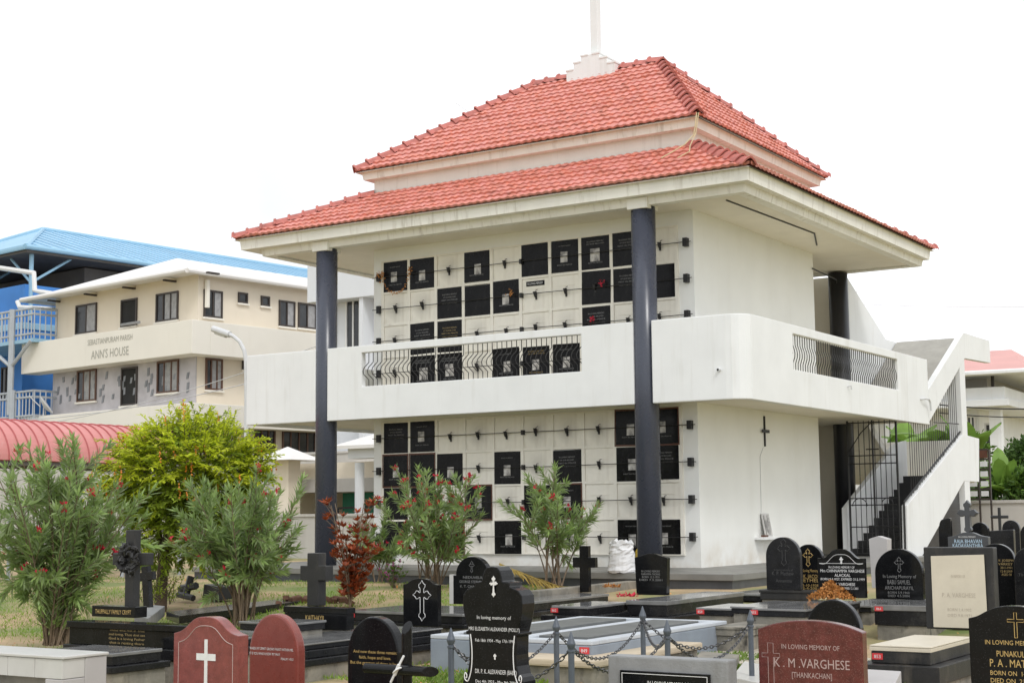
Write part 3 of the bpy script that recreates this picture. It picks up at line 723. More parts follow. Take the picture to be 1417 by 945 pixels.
# concrete kerb of the planter by the plinth and stray slabs on the lawn
mb = MB(); A = PZ(738,817,-.12); B = PZ(905,800,-.12)
n = (B-A).normalized(); sd = n.cross(Vector((0,0,1)))*.09
q = [A+sd, A-sd, B-sd, B+sd]
for dz0, dz1 in ((-.35,0),):
    mb.prism([(p.x,p.y) for p in q], -.45, -.12, 'z')
tag(mb.build('planter_kerb', M['concrete'], bevel=.012), 'pale concrete kerb edging the planted strip below the vault', 'kerb')
def flat(label, pts, z, th, m, name, cat, group=None):
    mb = MB(); c = sum((Vector(PZ(*p, z)) for p in pts), Vector())/len(pts)
    mb.prism([(PZ(*p, z).x-c.x, PZ(*p, z).y-c.y) for p in pts], -th, 0, 'z'); o = mb.build(name, M[m], bevel=.008); o.location = (c.x,c.y,z); return tag(o, label, cat, group)
flat('grey cement slab lying flat on the lawn beside the tree trunk', [(186,852),(205,855),(228,838),(205,836)], -.26, .14, 'cement', 'stone_slab', 'slab')
flat('long thin dark slab lying in the grass before the second oleander', [(230,846),(248,852),(420,831),(400,827)], -.33, .10, 'slab', 'stone_slab', 'slab')
flat('white painted low ledge in the foreground right of the plaque tomb', [(1012,936),(1050,944),(1062,920),(1030,914)], -.50, .16, 'whitetile', 'ledge', 'ledge')
flat('pale slab end beside the dark red stone, lowest at the right', [(1150,960),(1236,950),(1247,928),(1196,925)], -.42, .14, 'greytile', 'ledge', 'ledge')
flat('grey concrete lump lying in the weeds behind the plaque tomb', [(955,918),(1012,925),(1023,905),(970,900)], -.50, .14, 'concrete', 'ledge', 'ledge')
# broken cross heap on the lawn
bx = PZ(290,828,-.34); rt = empty('broken_grave', (bx.x,bx.y,gz(bx.x,bx.y)), 'heap of broken black grave pieces lying on the lawn', 'rubble')
mb = MB(); mb.prism([(-.02,0),(.42,0),(.36,.2),(.02,.24)], -.15,.15,'y'); mb.build('tilted_block', M['matt'], rt, bevel=.01)
mb = MB(); mb.tube([(-.45,-.2,.16),(-.05,-.25,.22)], .06, 6); mb.tube([(-.26,-.28,.03),(-.24,-.18,.36)], .06, 6); mb.tube([(-.4,-.3,.08),(.0,-.36,.03)], .05, 6); mb.build('broken_cross', M['matt'], rt)
rr = random.Random(5)
for i in range(9):
    b = bpy.data.objects.new('brick', None) if False else None
st0 = None
for i in range(12):
    q = PZ(385+9*i+rr.uniform(-3,3), 836+rr.uniform(-3,3), -.36)
    if st0 is None:
        mb = MB(); mb.box(-.065,.065,-.045,.045,-.04,.04); st0 = mb.build('loose_brick', mat('red_brown_brick', (.13,.065,.04), .9, .3, 20, .5, 40), bevel=.015); o = st0
    else:
        o = st0.copy(); COL.objects.link(o)
    o.location = (q.x,q.y,gz(q.x,q.y)+.04); o.rotation_euler = (rr.uniform(-.4,.4),rr.uniform(-.4,.4),rr.uniform(0,3)); tag(o, 'rough reddish brick in the row bordering the croton bed', 'brick', 'bricks bordering the croton bed')

# ---------------- headstones
OGEE = [(0,0),(.22,.006),(.42,.03),(.56,.075),(.68,.13),(.82,.175),(1,.20)]
# red pair in the foreground
s = stone('red granite headstone of ogee outline with thin white border and plain white cross', 241,330,853,10.2, prof=lambda w,h: pr_half(w,h,[(0,0),(.2,.004),(.36,.02),(.5,.05),(.64,.085),(.8,.112),(1,.128)]), t=.10, m='red', bevel=.014)
inlay(s, [(-.014,0),(.014,0),(.014,.20),(.088,.20),(.088,.245),(.014,.245),(.014,.34),(-.014,.34),(-.014,.245),(-.088,.245),(-.088,.20),(-.014,.20)], 'marblew', 286, 955, 'white_cross')
bp = [(x*.84, z-.06) for x, z in s.prof if z > .4]
mb = MB(); mb.tube([(x,-.001,z) for x,z in [(bp[0][0],.3)]+bp+[(bp[-1][0],.3)]], .0028, 4); mb.build('border_line', M['redletter'], s.root)
s = stone('smooth dull red granite headstone with rounded top and small white verse', 345,412,849,10.9, prof=lambda w,h: pr_round(w,h,h-w*.62), t=.09, m='red2', bevel=.016)
text(s, 'letter', [('WHEN MY SPIRIT GROWS FAINT WITHIN ME,',376,897.5,3.6,60),('IT IS YOU WHO KNOW MY WAY',367,904,3.6,42),('PSALM 142:3',398,911.5,3.2,17)])
s = stone('black rounded headstone with three gold lines of verse about faith, hope and love', 481,551,853,10.8, prof=lambda w,h: pr_round(w,h,h-w*.60), t=.10, m='black', bevel=.012)
text(s, 'gold', [('And now these three remain:',519,901.5,4.2,60),('faith, hope and love.',519,909.3,4.2,44),('But the greatest of these is love.',519,917,4.2,68)])
# cross of black granite rods
X = P(563,861,10.2); zt = X.z; zc = PY(563,927,X.y-.07).z; zg = gz(X.x,X.y)
rt = empty('rod_cross', (X.x,X.y,zg), 'cross of two thick black granite rods tied with white twine', 'cross')
def slanted(mb, p0, p1, r, cut=.06, sides=20):
    p0, p1 = Vector(p0), Vector(p1); t = (p1-p0).normalized(); n = Vector((0,1,0)); b = t.cross(n)
    k0 = len(mb.v)
    for p, sg in ((p0,0),(p1,1)):
        for i in range(sides):
            a = 2*math.pi*i/sides; off = n*(r*math.cos(a))+b*(r*math.sin(a)); mb.v.append(tuple(p+off+t*(cut*(math.cos(a)) if sg else 0)))
    for i in range(sides):
        j = (i+1)%sides; mb.f.append((k0+i,k0+j,k0+sides+j,k0+sides+i)); mb.fm.append(0)
    mb.f.append(tuple(k0+i for i in range(sides))); mb.f.append(tuple(k0+sides+i for i in range(sides))); mb.fm += [0,0]
mb = MB(); slanted(mb, (0,0,-.05),(0,0,zt-zg-.03),.036,.04); mb.build('upright', M['black'], rt, bevel=.003)
dx = lambda u: X.x+solve_u((X.x,X.y-.07,zc),(1,0,0),u)-X.x
mb = MB(); slanted(mb, (dx(506),-.072,zc-zg),(dx(596),-.072,zc-zg),.034,.045); mb.build('crossbar', M['black'], rt, bevel=.003)
mb = MB(); mb.tube([(-.05,-.115,zc-zg-.08),(.0,-.12,zc-zg),(.05,-.10,zc-zg+.10)], .008, 6); mb.tube([(-.02,-.112,zc-zg-.03),(.02,-.115,zc-zg+.04)], .012, 6); mb.tube([(.012*math.cos(a)*2.2,-.085+.03*math.sin(a)-.02,zc-zg+.02*math.cos(a)) for a in np.linspace(0,6.2,12)], .007, 5)
mb.build('twine', M['letter'], rt)
# the scroll stone
hp = [(a, d*.68 if d < .99 else d) for a, d in [(0,0),(.16,.004),(.26,.03),(.32,.07),(.335,.105),(.38,.112),(.58,.116),(.585,.145),(.68,.155),(.86,.172),(.98,.21),(1.0,.27),(.98,.33),(.93,.39),(.86,.445),(.83,.475),(.90,.478),(.90,.50),(.80,.505),(.79,.56),(.78,.64),(.80,.72),(.86,.78),(.94,.80),(1.0,.83),(1.02,.87),(1.12,.885),(1.2,.91),(1.22,.95),(1.22,1)]]
def pr_scroll(w, h):
    W2 = w/2; return mirror([(x*W2, h-d*h) for x, d in hp])
s = stone('tall thick black scroll headstone with waisted sides, white cross and white lettering', 640,722,783.5,9.6, prof=pr_scroll, t=.15, m='black', bevel=.006)
inlay(s, [(x, z) for x, z in budded(.135,.066,.0075,.013)], 'marblew', 683, 826, 'white_cross')
text(s, 'letter', [('In loving memory of',683,854,5.0,47),('MRS ELIZABETH ALEXANDER (MOLLY)',683,870,5.0,70),('Feb 18th 1934 - May 17th 1998',684,886,4.2,54),('DR. P. K. ALEXANDER (BABY)',685,929,6.0,57),('Dec 4th 1923 - May 9th 2004',685,943,4.2,56)])
inlay(s, cross_pts(.035,.02,.005), 'marblew', 684, 912, 'small_cross')
mb = MB(); W2 = s.w/2; H = s.h
for sx in (-1,1):
    pts = [(.74,.50),(.70,.58),(.69,.66),(.71,.74),(.76,.80),(.84,.845),(.93,.835),(.955,.805),(.92,.785),(.875,.80),(.88,.82),(.905,.82)]
    mb.tube([(sx*x*W2,-.001,H-d*.68*H) for x, d in smooth(pts,5)], .004, 4)
    mb.build('scroll_line', M['letter'], s.root); mb = MB()
    pts = [(1.17,.93),(1.12,.905),(1.03,.905),(1.0,.93),(1.04,.95),(1.08,.935)]
    mb.tube([(sx*x*W2,-.001,H-d*.68*H) for x, d in smooth(pts,5)], .004, 4)
    mb.build('scroll_line', M['letter'], s.root); mb = MB()
# cement tomb with plaque
X = P(841,906,10.0); y = X.y; xr = X.x+solve_u(X,(1,0,0),1007); zg = gz(X.x,y)
rt = empty('plaque_tomb', ((X.x+xr)/2, y, zg), 'grey cement tomb in the foreground with black framed plaque on its front', 'tomb')
hw = (xr-X.x)/2; zt = X.z-zg
mb = MB(); mb.box(-hw,hw,0,.14,-.1,zt); mb.build('tomb_body', M['cement'], rt, bevel=.012)
mb = MB(); mb.box(-hw+.10,hw-.12,-.02,-.001,.02,zt-.09); pq = mb.build('plaque', M['black'], rt, bevel=.004)
w0 = hw-.12; mb = MB()
for (a,b,c,d) in ((-hw+.115,w0-.015,zt-.109,zt-.105),(-hw+.115,-hw+.119,.03,zt-.11),(w0-.019,w0-.015,.03,zt-.11)): mb.box(a,b,-.0235,-.0205,c,d)
mb.build('border', M['letter'], pq)
text_mesh([('IN LOVING MEMORY OF', .02, zt-.165, .033, .30, 'C'),('GEORGE ABRAHAM', .02, zt-.225, .04, .4, 'C')], M['letter'], pq, 'inscription', y=-.0235)
# speckled dark red stone
s = stone('dark red speckled granite headstone with carved cross and large letters', 1048,1192,858,9.6, prof=lambda w,h: pr_half(w,h,[(0,0),(.25,.004),(.5,.016),(.75,.038),(1,.072)]), t=.09, m='maroon', bevel=.008)
text(s, 'redletter', [('IN LOVING MEMORY OF',1120,895,6.4,80),('K . M .VARGHESE',1121,917.5,12.5,104),('[THANKACHAN]',1121,934,7.5,55)])
outline(s, [(-.019,0),(-.019,.20),(-.06,.20),(-.06,.225),(-.019,.225),(-.019,.29),(.019,.29),(.019,.225),(.062,.225),(.062,.20),(.019,.20),(.019,0)], 'redletter', 1065, 952, 'carved_cross', r=.0018, closed=False)
# gold lettered black stone at the right edge
s = stone('glossy black headstone with gold outlined cross and gold lettering at the right edge', 1339,1466,838,9.4, prof=lambda w,h: pr_half(w,h,[(0,0),(.2,.003),(.4,.014),(.6,.038),(.8,.068),(1,.084)]), t=.10, m='black', bevel=.008)
outline(s, cross_pts(.155,.10,.0085,.105), 'gold', 1404, 882, 'gold_cross', r=.0022)
text(s, 'gold', [('IN LOVING MEMORY OF',1404,889,6.2,87),('PUNAKULATH',1404,904.5,8,56),('P. A . MATHEW',1404,917.5,10.5,76),('BORN ON  14.02.1924',1405,931.5,6.2,78),('DIED ON  21.07.1996',1405,942,6.2,78)])
s = stone('plain black rounded headstone rising behind the dark red speckled one', 1114,1189,829,12.3, prof=lambda w,h: pr_round(w,h,h-w*.55), t=.09, m='black', bevel=.012)
text(s, 'faint', [('IN LOVING MEMORY OF',1165,866,4,36)])
# middle row
s = stone('black headstone with a large budded cross outlined in white', 558,606,800,None,866,-.30, prof=lambda w,h: pr_half(w,h,[(0,0),(.25,.008),(.5,.04),(.68,.09),(.8,.115),(1,.13)]), t=.07, m='black', bevel=.006)
outline(s, budded(.46,.26,.026,.043), 'letter', 584, 859, 'budded_cross', r=.004)
s = stone('black round topped headstone with pale edge behind the scroll stone', 627,680,770,None,836,-.20, prof=lambda w,h: mirror(arc(0,h*.62,w*.42,h*.38,90,0,14)+[(w*.42,h*.60),(w*.5,h*.60),(w*.5,0)]), t=.10, m='black', bevel=.006)
text(s, 'greyletter', [('NEDUVELIL',655,798.5,3.4,28),('GEORGE STEPHEN',652,804.5,3.4,32),('K. T. CHACKO',652,811,3.2,30)])
outline(s, budded(.15,.09,.008,.017), 'greyletter', 653, 792, 'etched_cross', r=.002)
mb = MB(); mb.box(s.lx(622),s.lx(628)-.006,.0,.10,0,s.h*.62); mb.build('white_edge', M['whitetile'], s.root)
s = stone('plain black cross standing on the polished slab before the white sack', 793,824,755,None,819,-.20, prof=lambda w,h: cross_pts(h,w,w*.195,h*.64), t=.085, m='black', cat='cross', group='standing crosses', name='stone_cross', bevel=.006)
s = stone('low black headstone with flared top standing before the near blue column', 879,924,765.5,None,823,-.16, prof=lambda w,h: [(-w*.46,0),(w*.46,0)]+smooth([(w*.5,h*.90),(w*.3,h*.945),(w*.1,h*.995),(0,h),(-w*.1,h*.995),(-w*.3,h*.945),(-w*.5,h*.90)],5), t=.10, m='black', bevel=.006)
text(s, 'greyletter', [('IN LOVING MEMORY',901,790,2.8,26),('MARIAMMA THOMAS',901,794,2.8,26),('BORN 12.3.1931',901,798,2.8,24),('DIED 7.9.2001',901,802,2.6,32)])
s = stone('tall black arched headstone with faint etched cross by the white side wall', 1061,1108,743,None,816,-.06, prof=lambda w,h: pr_round(w,h,h-w*.52), t=.09, m='slab', bevel=.008)
outline(s, budded(.36,.19,.022,.034), 'faint', 1086, 783, 'etched_cross', r=.003)
text(s, 'faint', [('In loving memory of',1085,788,3,26),('K. P. Mathew',1084,793,5,30),('Annamma',1085,803,4.5,22)])
b = S['r1'] = slab('small black plinth under the faint arched stone', (1124,817.3), -.065, 1050, 1136, .12, m='matt', cat='grave base', group='cross bases')
s = stone('black arched headstone with gold budded cross half hidden behind its neighbours', 1100,1140,753,None,818,-.10, prof=lambda w,h: pr_round(w,h,h-w*.54), t=.09, m='black', bevel=.008)
outline(s, budded(.24,.145,.014,.026), 'gold', 1119.5, 784, 'gold_cross', r=.004)
text(s, 'gold', [('In Loving Memory',1121,789,4,24),('P. K. JACOB',1121,797,5,28),('BETHEL',1121,802.5,5,26),('5-10-1938',1122,809.5,3.4,22),('2-4-2001',1122,813.5,3.4,22)])
s = stone('black ogee headstone with white border and crisp white lettering above a heap of marigolds', 1133,1198,763,None,830,-.14, prof=lambda w,h: pr_half(w,h,[(0,0),(.2,.006),(.36,.04),(.5,.10),(.64,.165),(.8,.20),(1,.185)]), t=.08, m='black', bevel=.006)
outline(s, [(x*.94, z-.035) for x, z in s.prof if z > .06], 'letter', 1165.5, 830, 'border_line', r=.0026)
s.root.children[-1].location.x = -s.lx(1165.5); s.root.children[-1].location.z = -s.lz(830,1165.5)+.03
inlay(s, budded(.095,.058,.009,.013), 'letter', 1166, 780.5, 'white_cross')
text(s, 'letter', [('IN LOVING MEMORY OF',1166,784.5,3,36),('Mrs CHINNAMMA VARGHESE',1167,789.5,4,61),('ALACKAL',1167,795.5,4,22),('BORN 9.4.1927, EXPIRED 31.5.1999',1167,801,3.2,61),('A.V. VARGHESE',1168,808,4,32),('BORN 4.5.1920, EXPIRED 12.1.2001',1167,813.5,3,42)])
s = stone('black arched headstone with etched cross and grey lettering on the block grave', 1212,1278,759,None,829,-.17, prof=lambda w,h: pr_round(w,h,h-w*.50), t=.09, m='black', bevel=.008)
outline(s, budded(.20,.13,.012,.022), 'greyletter', 1246, 792, 'etched_cross', r=.0028)
text(s, 'greyletter', [('In Loving Memory of',1246,797,4.5,46),('BABU SAMUEL',1245,805,6,32),('ARICHAPURAYIL',1245,813,5,40),('BORN 5.9.1960',1244,819.5,3.2,30),('DIED 4.5.2004',1244,824,3.2,30)])
# white marker post
X = PZ(1219,782,.0); 
mb = MB(); mb.prism([(-.11,-.3),(.11,-.3),(.13,.36),(0,.40),(-.13,.36)], -.09, .09, 'y'); o = mb.build('marker_stone', M['greytile'], bevel=.008); o.location = P(1219,776,20.5)+Vector((0,0,-.06)); tag(o, 'plain pale grey marker stone at the foot of the staircase', 'marker')
# framed cream marble stone
s = stone('cream marble tablet set in a heavy dark stone frame', 1282,1379,757,None,871,-.25, prof=lambda w,h: [(-w/2,0),(w/2,0),(w/2,h),(-w/2,h)], t=.16, m='matt', bevel=.012, name='framed_headstone')
mb = MB(); mb.prism([(s.lx(1293),.02),(s.lx(1368),.02),(s.lx(1367),s.lz(767,1368)),(s.lx(1293),s.lz(769,1293))], -.012, -.001, 'y'); tb = mb.build('tablet', M['cream'], s.root, bevel=.003)
text_mesh([('P. A. VARGHESE', .0, s.lz(823), .045, .34, 'C'), ('BORN 1.4.1902', .0, s.lz(843), .03, .24, 'C'), ('DIED 9.8.1971', .0, s.lz(851), .03, .24, 'C'), ('IN MEMORY OF', .0, s.lz(797), .03, .14, 'C')], M['engrave'], tb, 'inscription', y=-.0135)
outline(s, budded(.13,.10,.008,.018), 'engrave', 1331, 794, 'etched_cross', r=.002); s.root.children[-1].location.y = -.013
# stones behind on the right
s = stone('grey blue headstone topped with a budded stone cross and pale blue name lettering', 1311,1367,736,18.3, prof=lambda w,h: [(-w/2,0),(w/2,0)]+smooth([(w/2,h*.95),(w*.3,h*.965),(w*.12,h*.995),(-w*.12,h*.995),(-w*.3,h*.965),(-w/2,h*.95)],4), t=.10, m='plinth', bevel=.006)
mb = MB(); mb.prism([(a, b+s.h-.03) for a, b in budded(.42,.27,.032,.042,.26)], .01, .09, 'y'); mb.build('budded_cross', M['plinth'], s.root, bevel=.006)
text(s, 'blueletter', [('RAJA BHAVAN',1339,748.5,5.2,38),('KADAVANTHRA',1338.5,754.5,5.2,42)]); text(s, 'letter', [('IN LOVING MEMORY',1338,742.5,2.2,24)], 'small_inscription')
stone('narrow black arched headstone beside the stair pillar', 1298,1315,717,21.5, prof=lambda w,h: smooth([(-w/2,h*.86),(-w*.3,h*.97),(w*.2,h),(w/2,h)],5)[::-1]+[(-w/2,0),(w/2,0)], t=.08, m='black')
stone('low black rounded headstone behind the budded stone cross', 1343,1367,722.5,22.0, prof=lambda w,h: pr_round(w,h), t=.08, m='black')
stone('square shouldered black headstone right of the stone cross', 1369,1402,732.5,19.5, prof=lambda w,h: [(-w/2,0),(w/2,0),(w/2,h),(-w/2,h*.985)], t=.10, m='slab')
stone('black rounded headstone behind the square shouldered one', 1386,1410,719.5,22.5, prof=lambda w,h: pr_round(w,h), t=.08, m='slab')
stone('black headstone cut by the right edge, farthest in its row', 1411,1440,724.5,20.5, prof=lambda w,h: pr_round(w,h), t=.08, m='black')
s = stone('black arched headstone with dull gold lines behind the framed tablet', 1352,1402,752,16.2, prof=lambda w,h: pr_round(w,h,h-w*.42), t=.08, m='black')
text(s, 'dimgold', [('K. V. JOSEPH',1388,775,3.2,26),('VARKEY',1390,780,3.2,20),('20-1-1951',1391,785,3,16),('12-8-2009',1391,790,3,16),('AGED 58',1391,794.5,3,14)])
s = stone('dark headstone with faint lettering half out of frame at the right', 1402,1446,757,15.8, prof=lambda w,h: pr_round(w,h,h-w*.5), t=.09, m='slab')
text(s, 'faint', [('THOMAS',1422,795,4,30)])
X = P(1383,712,21.0); mb = MB(); mb.tube([(0,0,-.7),(0,0,.10)], .022, 6); mb.tube([(-.12,0,-.03),(.12,0,-.03)], .022, 6)
o = mb.build('iron_cross', M['iron']); o.location = X; tag(o, 'thin dark iron cross rising between black headstones at the right', 'cross'); o.location.z -= 0
# flat ground slabs in the right background
for i, (FR, z, uL, uB, lb) in enumerate([((1420,818),-.25,1384,1470,'pale reflecting slab between stones at the right edge, lower one'),((1330,770),-.2,1290,1360,'dark slab behind the framed tablet'),((1440,790),-.22,1385,1480,'black slab farthest right behind the gold lettered stone')]):
    slab(lb, FR, z, uL, uB, .10, group=None)
# left crosses
s = stone('tall weathered black cross with a carved crown of thorns on the family crypt', 154,202,733,None,852,.0, prof=lambda w,h: cross_pts(h,w,w*.125,h*.66), t=.09, m='matt', cat='cross', group='standing crosses', name='stone_cross', bevel=.008)
mb = MB(); zc = s.h*.66
for k in range(5): mb.tube([((.06+.016*k+.025*math.sin(5*a+k))*math.cos(a), -.02-.03*math.sin(7*a+2*k), zc+(.07+.017*k+.025*math.cos(4*a+k))*math.sin(a)) for a in np.linspace(0,2*math.pi,30)], .02, 5)
for a in np.linspace(0,6.28,15)[:-1]: mb.tube([(.10*math.cos(a),-.03,zc+.11*math.sin(a)),(.17*math.cos(a+.2),-.05,zc+.19*math.sin(a+.2))], .014, 4, r1=.004)
mb.build('crown_of_thorns', M['matt'], s.root)
mb = MB(); X = PZ(178,862,.001); mb.box(-.30,.30,-.06,.10,0,.105); o = mb.build('name_block', M['black'], bevel=.006); o.location = (s.xc, s.y-.14, .001)
tag(o, 'small black block with gold family crypt lettering at the foot of the crowned cross', 'name block')
text_mesh([('THUPPALLY FAMILY CRYPT', 0, .052, .042, .50, 'C')], M['gold'], o, 'family_name', y=-.062)
s = stone('slim black cross leaning slightly behind the crowned cross', 192,213,783,None,842,-.28, prof=lambda w,h: cross_pts(h,w,w*.2,h*.76), t=.08, m='slab', cat='cross', group='standing crosses', name='stone_cross'); s.root.rotation_euler.y = rad(-6)
s = stone('weathered grey black cross on the gold lettered block', 415,450,765,None,838,-.05, prof=lambda w,h: cross_pts(h,w,w*.22,h*.62), t=.14, m='matt', cat='cross', group='standing crosses', name='stone_cross', bevel=.008)
# white tiled tomb, bottom left
X = PZ(87,908,.05); zg = gz(X.x,X.y); yb = X.y+solve_u(X,(0,1,0),151)
rt = empty('tiled_tomb', (X.x-.7,(X.y+yb)/2,zg), 'large white tiled tomb in the bottom left corner', 'tomb'); hd = (yb-X.y)/2; zt = .05-zg
mb = MB(); mb.box(-.7,.7,-hd,hd,zt-.02,zt); mb.build('lid', M['whitetile'], rt, bevel=.006)
mb = MB()
for i in range(5): mb.box(-.69+.276*i,-.69+.276*i+.272,-hd+.01,-hd+.2,zt-.15,zt-.023)
mb.build('front_tiles', M['whitetile'], rt, bevel=.004)
mb = MB(); mb.box(.60,.69,-hd+.202,hd-.01,0,zt-.023); mb.build('side_wall', M['greytile'], rt, bevel=.006)
mb = MB(); mb.box(.52,.69,-hd+.01,-hd+.2,0,zt-.153); mb.build('corner_pillar', M['greytile'], rt, bevel=.006)
mb = MB(); mb.box(-.69,.518,-hd+.10,hd-.01,0,zt-.153); mb.build('core', M['concrete'], rt)
mb = MB(); mb.box(-.69,.60,-hd-.12,-hd+.098,0,.42); mb.build('ledge', M['whitetile'], rt, bevel=.006)
slab('pale grey slab between the marigold headstone and the block grave', (1206,838), -.24, 1150, 1262, .08, m='slab', group='flat grave slabs', base='concrete')
slab('dark slab beside the plinth corner behind the faint arched stone', (1062,822), -.20, 1000, 1120, .10, group='flat grave slabs')
slab('stained concrete kerb block between the blue tomb and the marigold grave', (1035,868), -.33, 985, 1085, .10, m='concrete', cat='kerb block', group=None)
# ---------------- posts and chains
posts = [(769.5,852,13.1),(889,838,14.3),(790,873,11.4),(923,857,12.5),(1038,843,13.5),(624,868,11.9)]
PL = ['slim grey spear topped post behind the scroll stone', 'slim grey spear topped post farthest back on the blue tomb edge', 'slim grey spear topped post nearest, left of the plaque tomb', 'slim grey spear topped post behind the plaque tomb', 'slim grey spear topped post left of the dark red stone', 'slim grey spear topped post left of the scroll stone']
tops = []; proto = None
for (u, v, d), lb in zip(posts, PL):
    X = P(u, v, d); zg = -.60
    H = X.z-zg
    if proto is None:
        rt = proto = empty('chain_post', (X.x,X.y,zg), lb, 'post', 'posts of the chained plot')
        mb = MB(); mb.lathe([(.024,-.1),(.024,H-.16),(.030,H-.155),(.030,H-.14),(.022,H-.135)], (0,0,0), 12); mb.build('shaft', M['post'], rt, smooth=False)
        mb = MB(); mb.lathe([(.022,H-.134),(.026,H-.125),(.034,H-.10),(.034,H-.09),(.003,H)], (0,0,0), 12); mb.build('spear_tip', M['post'], rt)
    else:
        rt = copy_tree(proto); rt.location = (X.x,X.y,X.z-(tops0)); rt['label'] = lb
    if proto is rt: tops0 = H
    tops.append(Vector((X.x,X.y,X.z-.125)))
def chain(a, b, sag, label):
    L = (b-a).length; n = max(12, int(L/.034)); mb = MB()
    pts = [a.lerp(b, i/n)+Vector((0,0,-4*sag*(i/n)*(1-i/n))) for i in range(n+1)]
    for i in range(n):
        p, q = pts[i], pts[i+1]; t = (q-p).normalized(); s = t.cross(Vector((0,0,1))).normalized(); u = s.cross(t)
        w = (s if i % 2 else u); c = (p+q)/2; l = (q-p).length*.68
        ringp = [c+t*(l*math.cos(x))+w*(.0135*math.sin(x)) for x in np.linspace(0,2*math.pi,9)]
        mb.tube(ringp, .0048, 4, cap=False)
    tag(mb.build('chain', M['chain'], fix=False), label, 'chain', 'chains between the posts')
chain(tops[0], tops[1], .30, 'long sagging chain strung over the blue tomb between two posts')
chain(tops[1], tops[3], .17, 'chain dropping from the farthest post to the post behind the plaque tomb')
chain(tops[3], tops[4], .26, 'sagging chain running right to the post beside the dark red stone')
chain(tops[1]+Vector((0,.02,-.01)), tops[4], .24, 'second sagging chain from the farthest post to the right hand post')
chain(tops[2], tops[3], .24, 'sagging chain crossing in front of the beige cement tomb')
chain(tops[5], tops[2]+Vector((0,.01,0)), .28, 'chain passing behind the scroll stone to the nearest post')
chain(tops[5]+Vector((0,0,-.01)), tops[0], .25, 'chain running behind the scroll stone towards the rear post')
# ================================================================ BACKDROP BUILDINGS
class Fr:
    def __init__(s, o, rz):
        s.o = Vector(o); s.rz = rz; s.R = Matrix.Rotation(-rz, 3, 'Z'); s.c = s.R@(CAM-s.o)
    def d(s, u, v): return s.R@ray(u, v)
    def fy(s, u, v, y0=0): d = s.d(u, v); return s.c+d*((y0-s.c.y)/d.y)
    def fx(s, u, v, x0=0): d = s.d(u, v); return s.c+d*((x0-s.c.x)/d.x)
def window(root, F, ax, base, tl, br, fm='wframe', pane='glass', split=2, mullion=True, deep=.12, name='window', curtain=0, solid=False):
    """window with frame ring, pane and mullions, on the local plane ax=base, from photo corners"""
    f = F.fy if ax == 'y' else F.fx
    um = (tl[0]+br[0])/2
    a0 = f(tl[0], tl[1], base); a1 = f(br[0], br[1], base); k = 0 if ax == 'y' else 1
    p0, p1 = sorted((a0[k], a1[k])); zt = f(um, tl[1], base).z; zb = f(um, br[1], base).z
    if ax == 'y': zt = (a0.z+f(br[0],tl[1],base).z)/2 if False else zt
    s = -1 if ax == 'y' else 1
    def B(mb, q0, q1, n0, n1, z0, z1):
        n0, n1 = sorted((base+s*n0, base+s*n1))
        if ax == 'y': mb.box(q0,q1,n0,n1,z0,z1)
        else: mb.box(n0,n1,q0,q1,z0,z1)
    w = .07; mb = MB()
    B(mb,p0,p1,.004,.06,zt-w,zt); B(mb,p0,p1,.004,.06,zb,zb+w); B(mb,p0,p0+w,.004,.06,zb+w+.001,zt-w-.001); B(mb,p1-w,p1,.004,.06,zb+w+.001,zt-w-.001)
    if mullion:
        for i in range(1, split):
            x = p0+(p1-p0)*i/split; B(mb,x-.03,x+.03,.004,.05,zb+w+.001,zt-w-.001)
    fr = mb.build(name, M[fm], root)
    mb = MB(); B(mb,p0+w-.01,p1-w+.01,.005,.015,zb+w-.01,zt-w+.01); mb.build('pane', M[pane], fr)
    if curtain:
        mb = MB(); B(mb,p0+(p1-p0)*(1-curtain),p1-w,.016,.022,zb+w,zt-w); mb.build('curtain', M['curtain'], fr)
    mb = MB(); B(mb,p0-.05,p1+.05,.004,.10,zb-.07,zb-.002); mb.build('sill', M['houseband'], fr)
    return fr
# ---- cream parish house
RZ = rad(-7.5)
O = P(272,560,56.0); O.z = -.25
F = Fr(O, RZ)
H = empty('parish_house', O, 'cream three storey house with white hipped roof and pale bands across its front', 'building', rz=RZ)
W = -F.fy(75,500).x
zE = F.fy(272,378).z
D = 24
mb = MB(); mb.box(-W,0,0,D,-.2,zE); mb.build('wall', M['house'], H)
def zf(u, v): return F.fy(u, v).z
# protruding bands (balcony parapets)
pj = .85
def hband(v0, v1, name='band'):
    z1, z0 = F.fy(272,v0,-pj).z, F.fy(272,v1,-pj).z
    mb = MB(); mb.box(-W-1.1,pj*.9,-pj,-.002,z0,z1); mb.box(.002,pj*.9,-.001,D,z0,z1)
    return mb.build(name, M['houseband'], H, bevel=.02), z0, z1
b1, z10, z11 = hband(441,488)
b2, z20, z21 = hband(556,588)
text_mesh([('SEBASTIANPURAM PARISH', F.fy(152,470,-pj).x, F.fy(152,470,-pj).z, .22, F.fy(184,462,-pj).x-F.fy(122,476,-pj).x, 'C'), ("ANN'S HOUSE", F.fy(152,488,-pj).x, F.fy(152,488,-pj).z, .34, F.fy(179,482,-pj).x-F.fy(127,492,-pj).x, 'C')], M['letterdull'], H, 'lettering', y=-pj-.012)
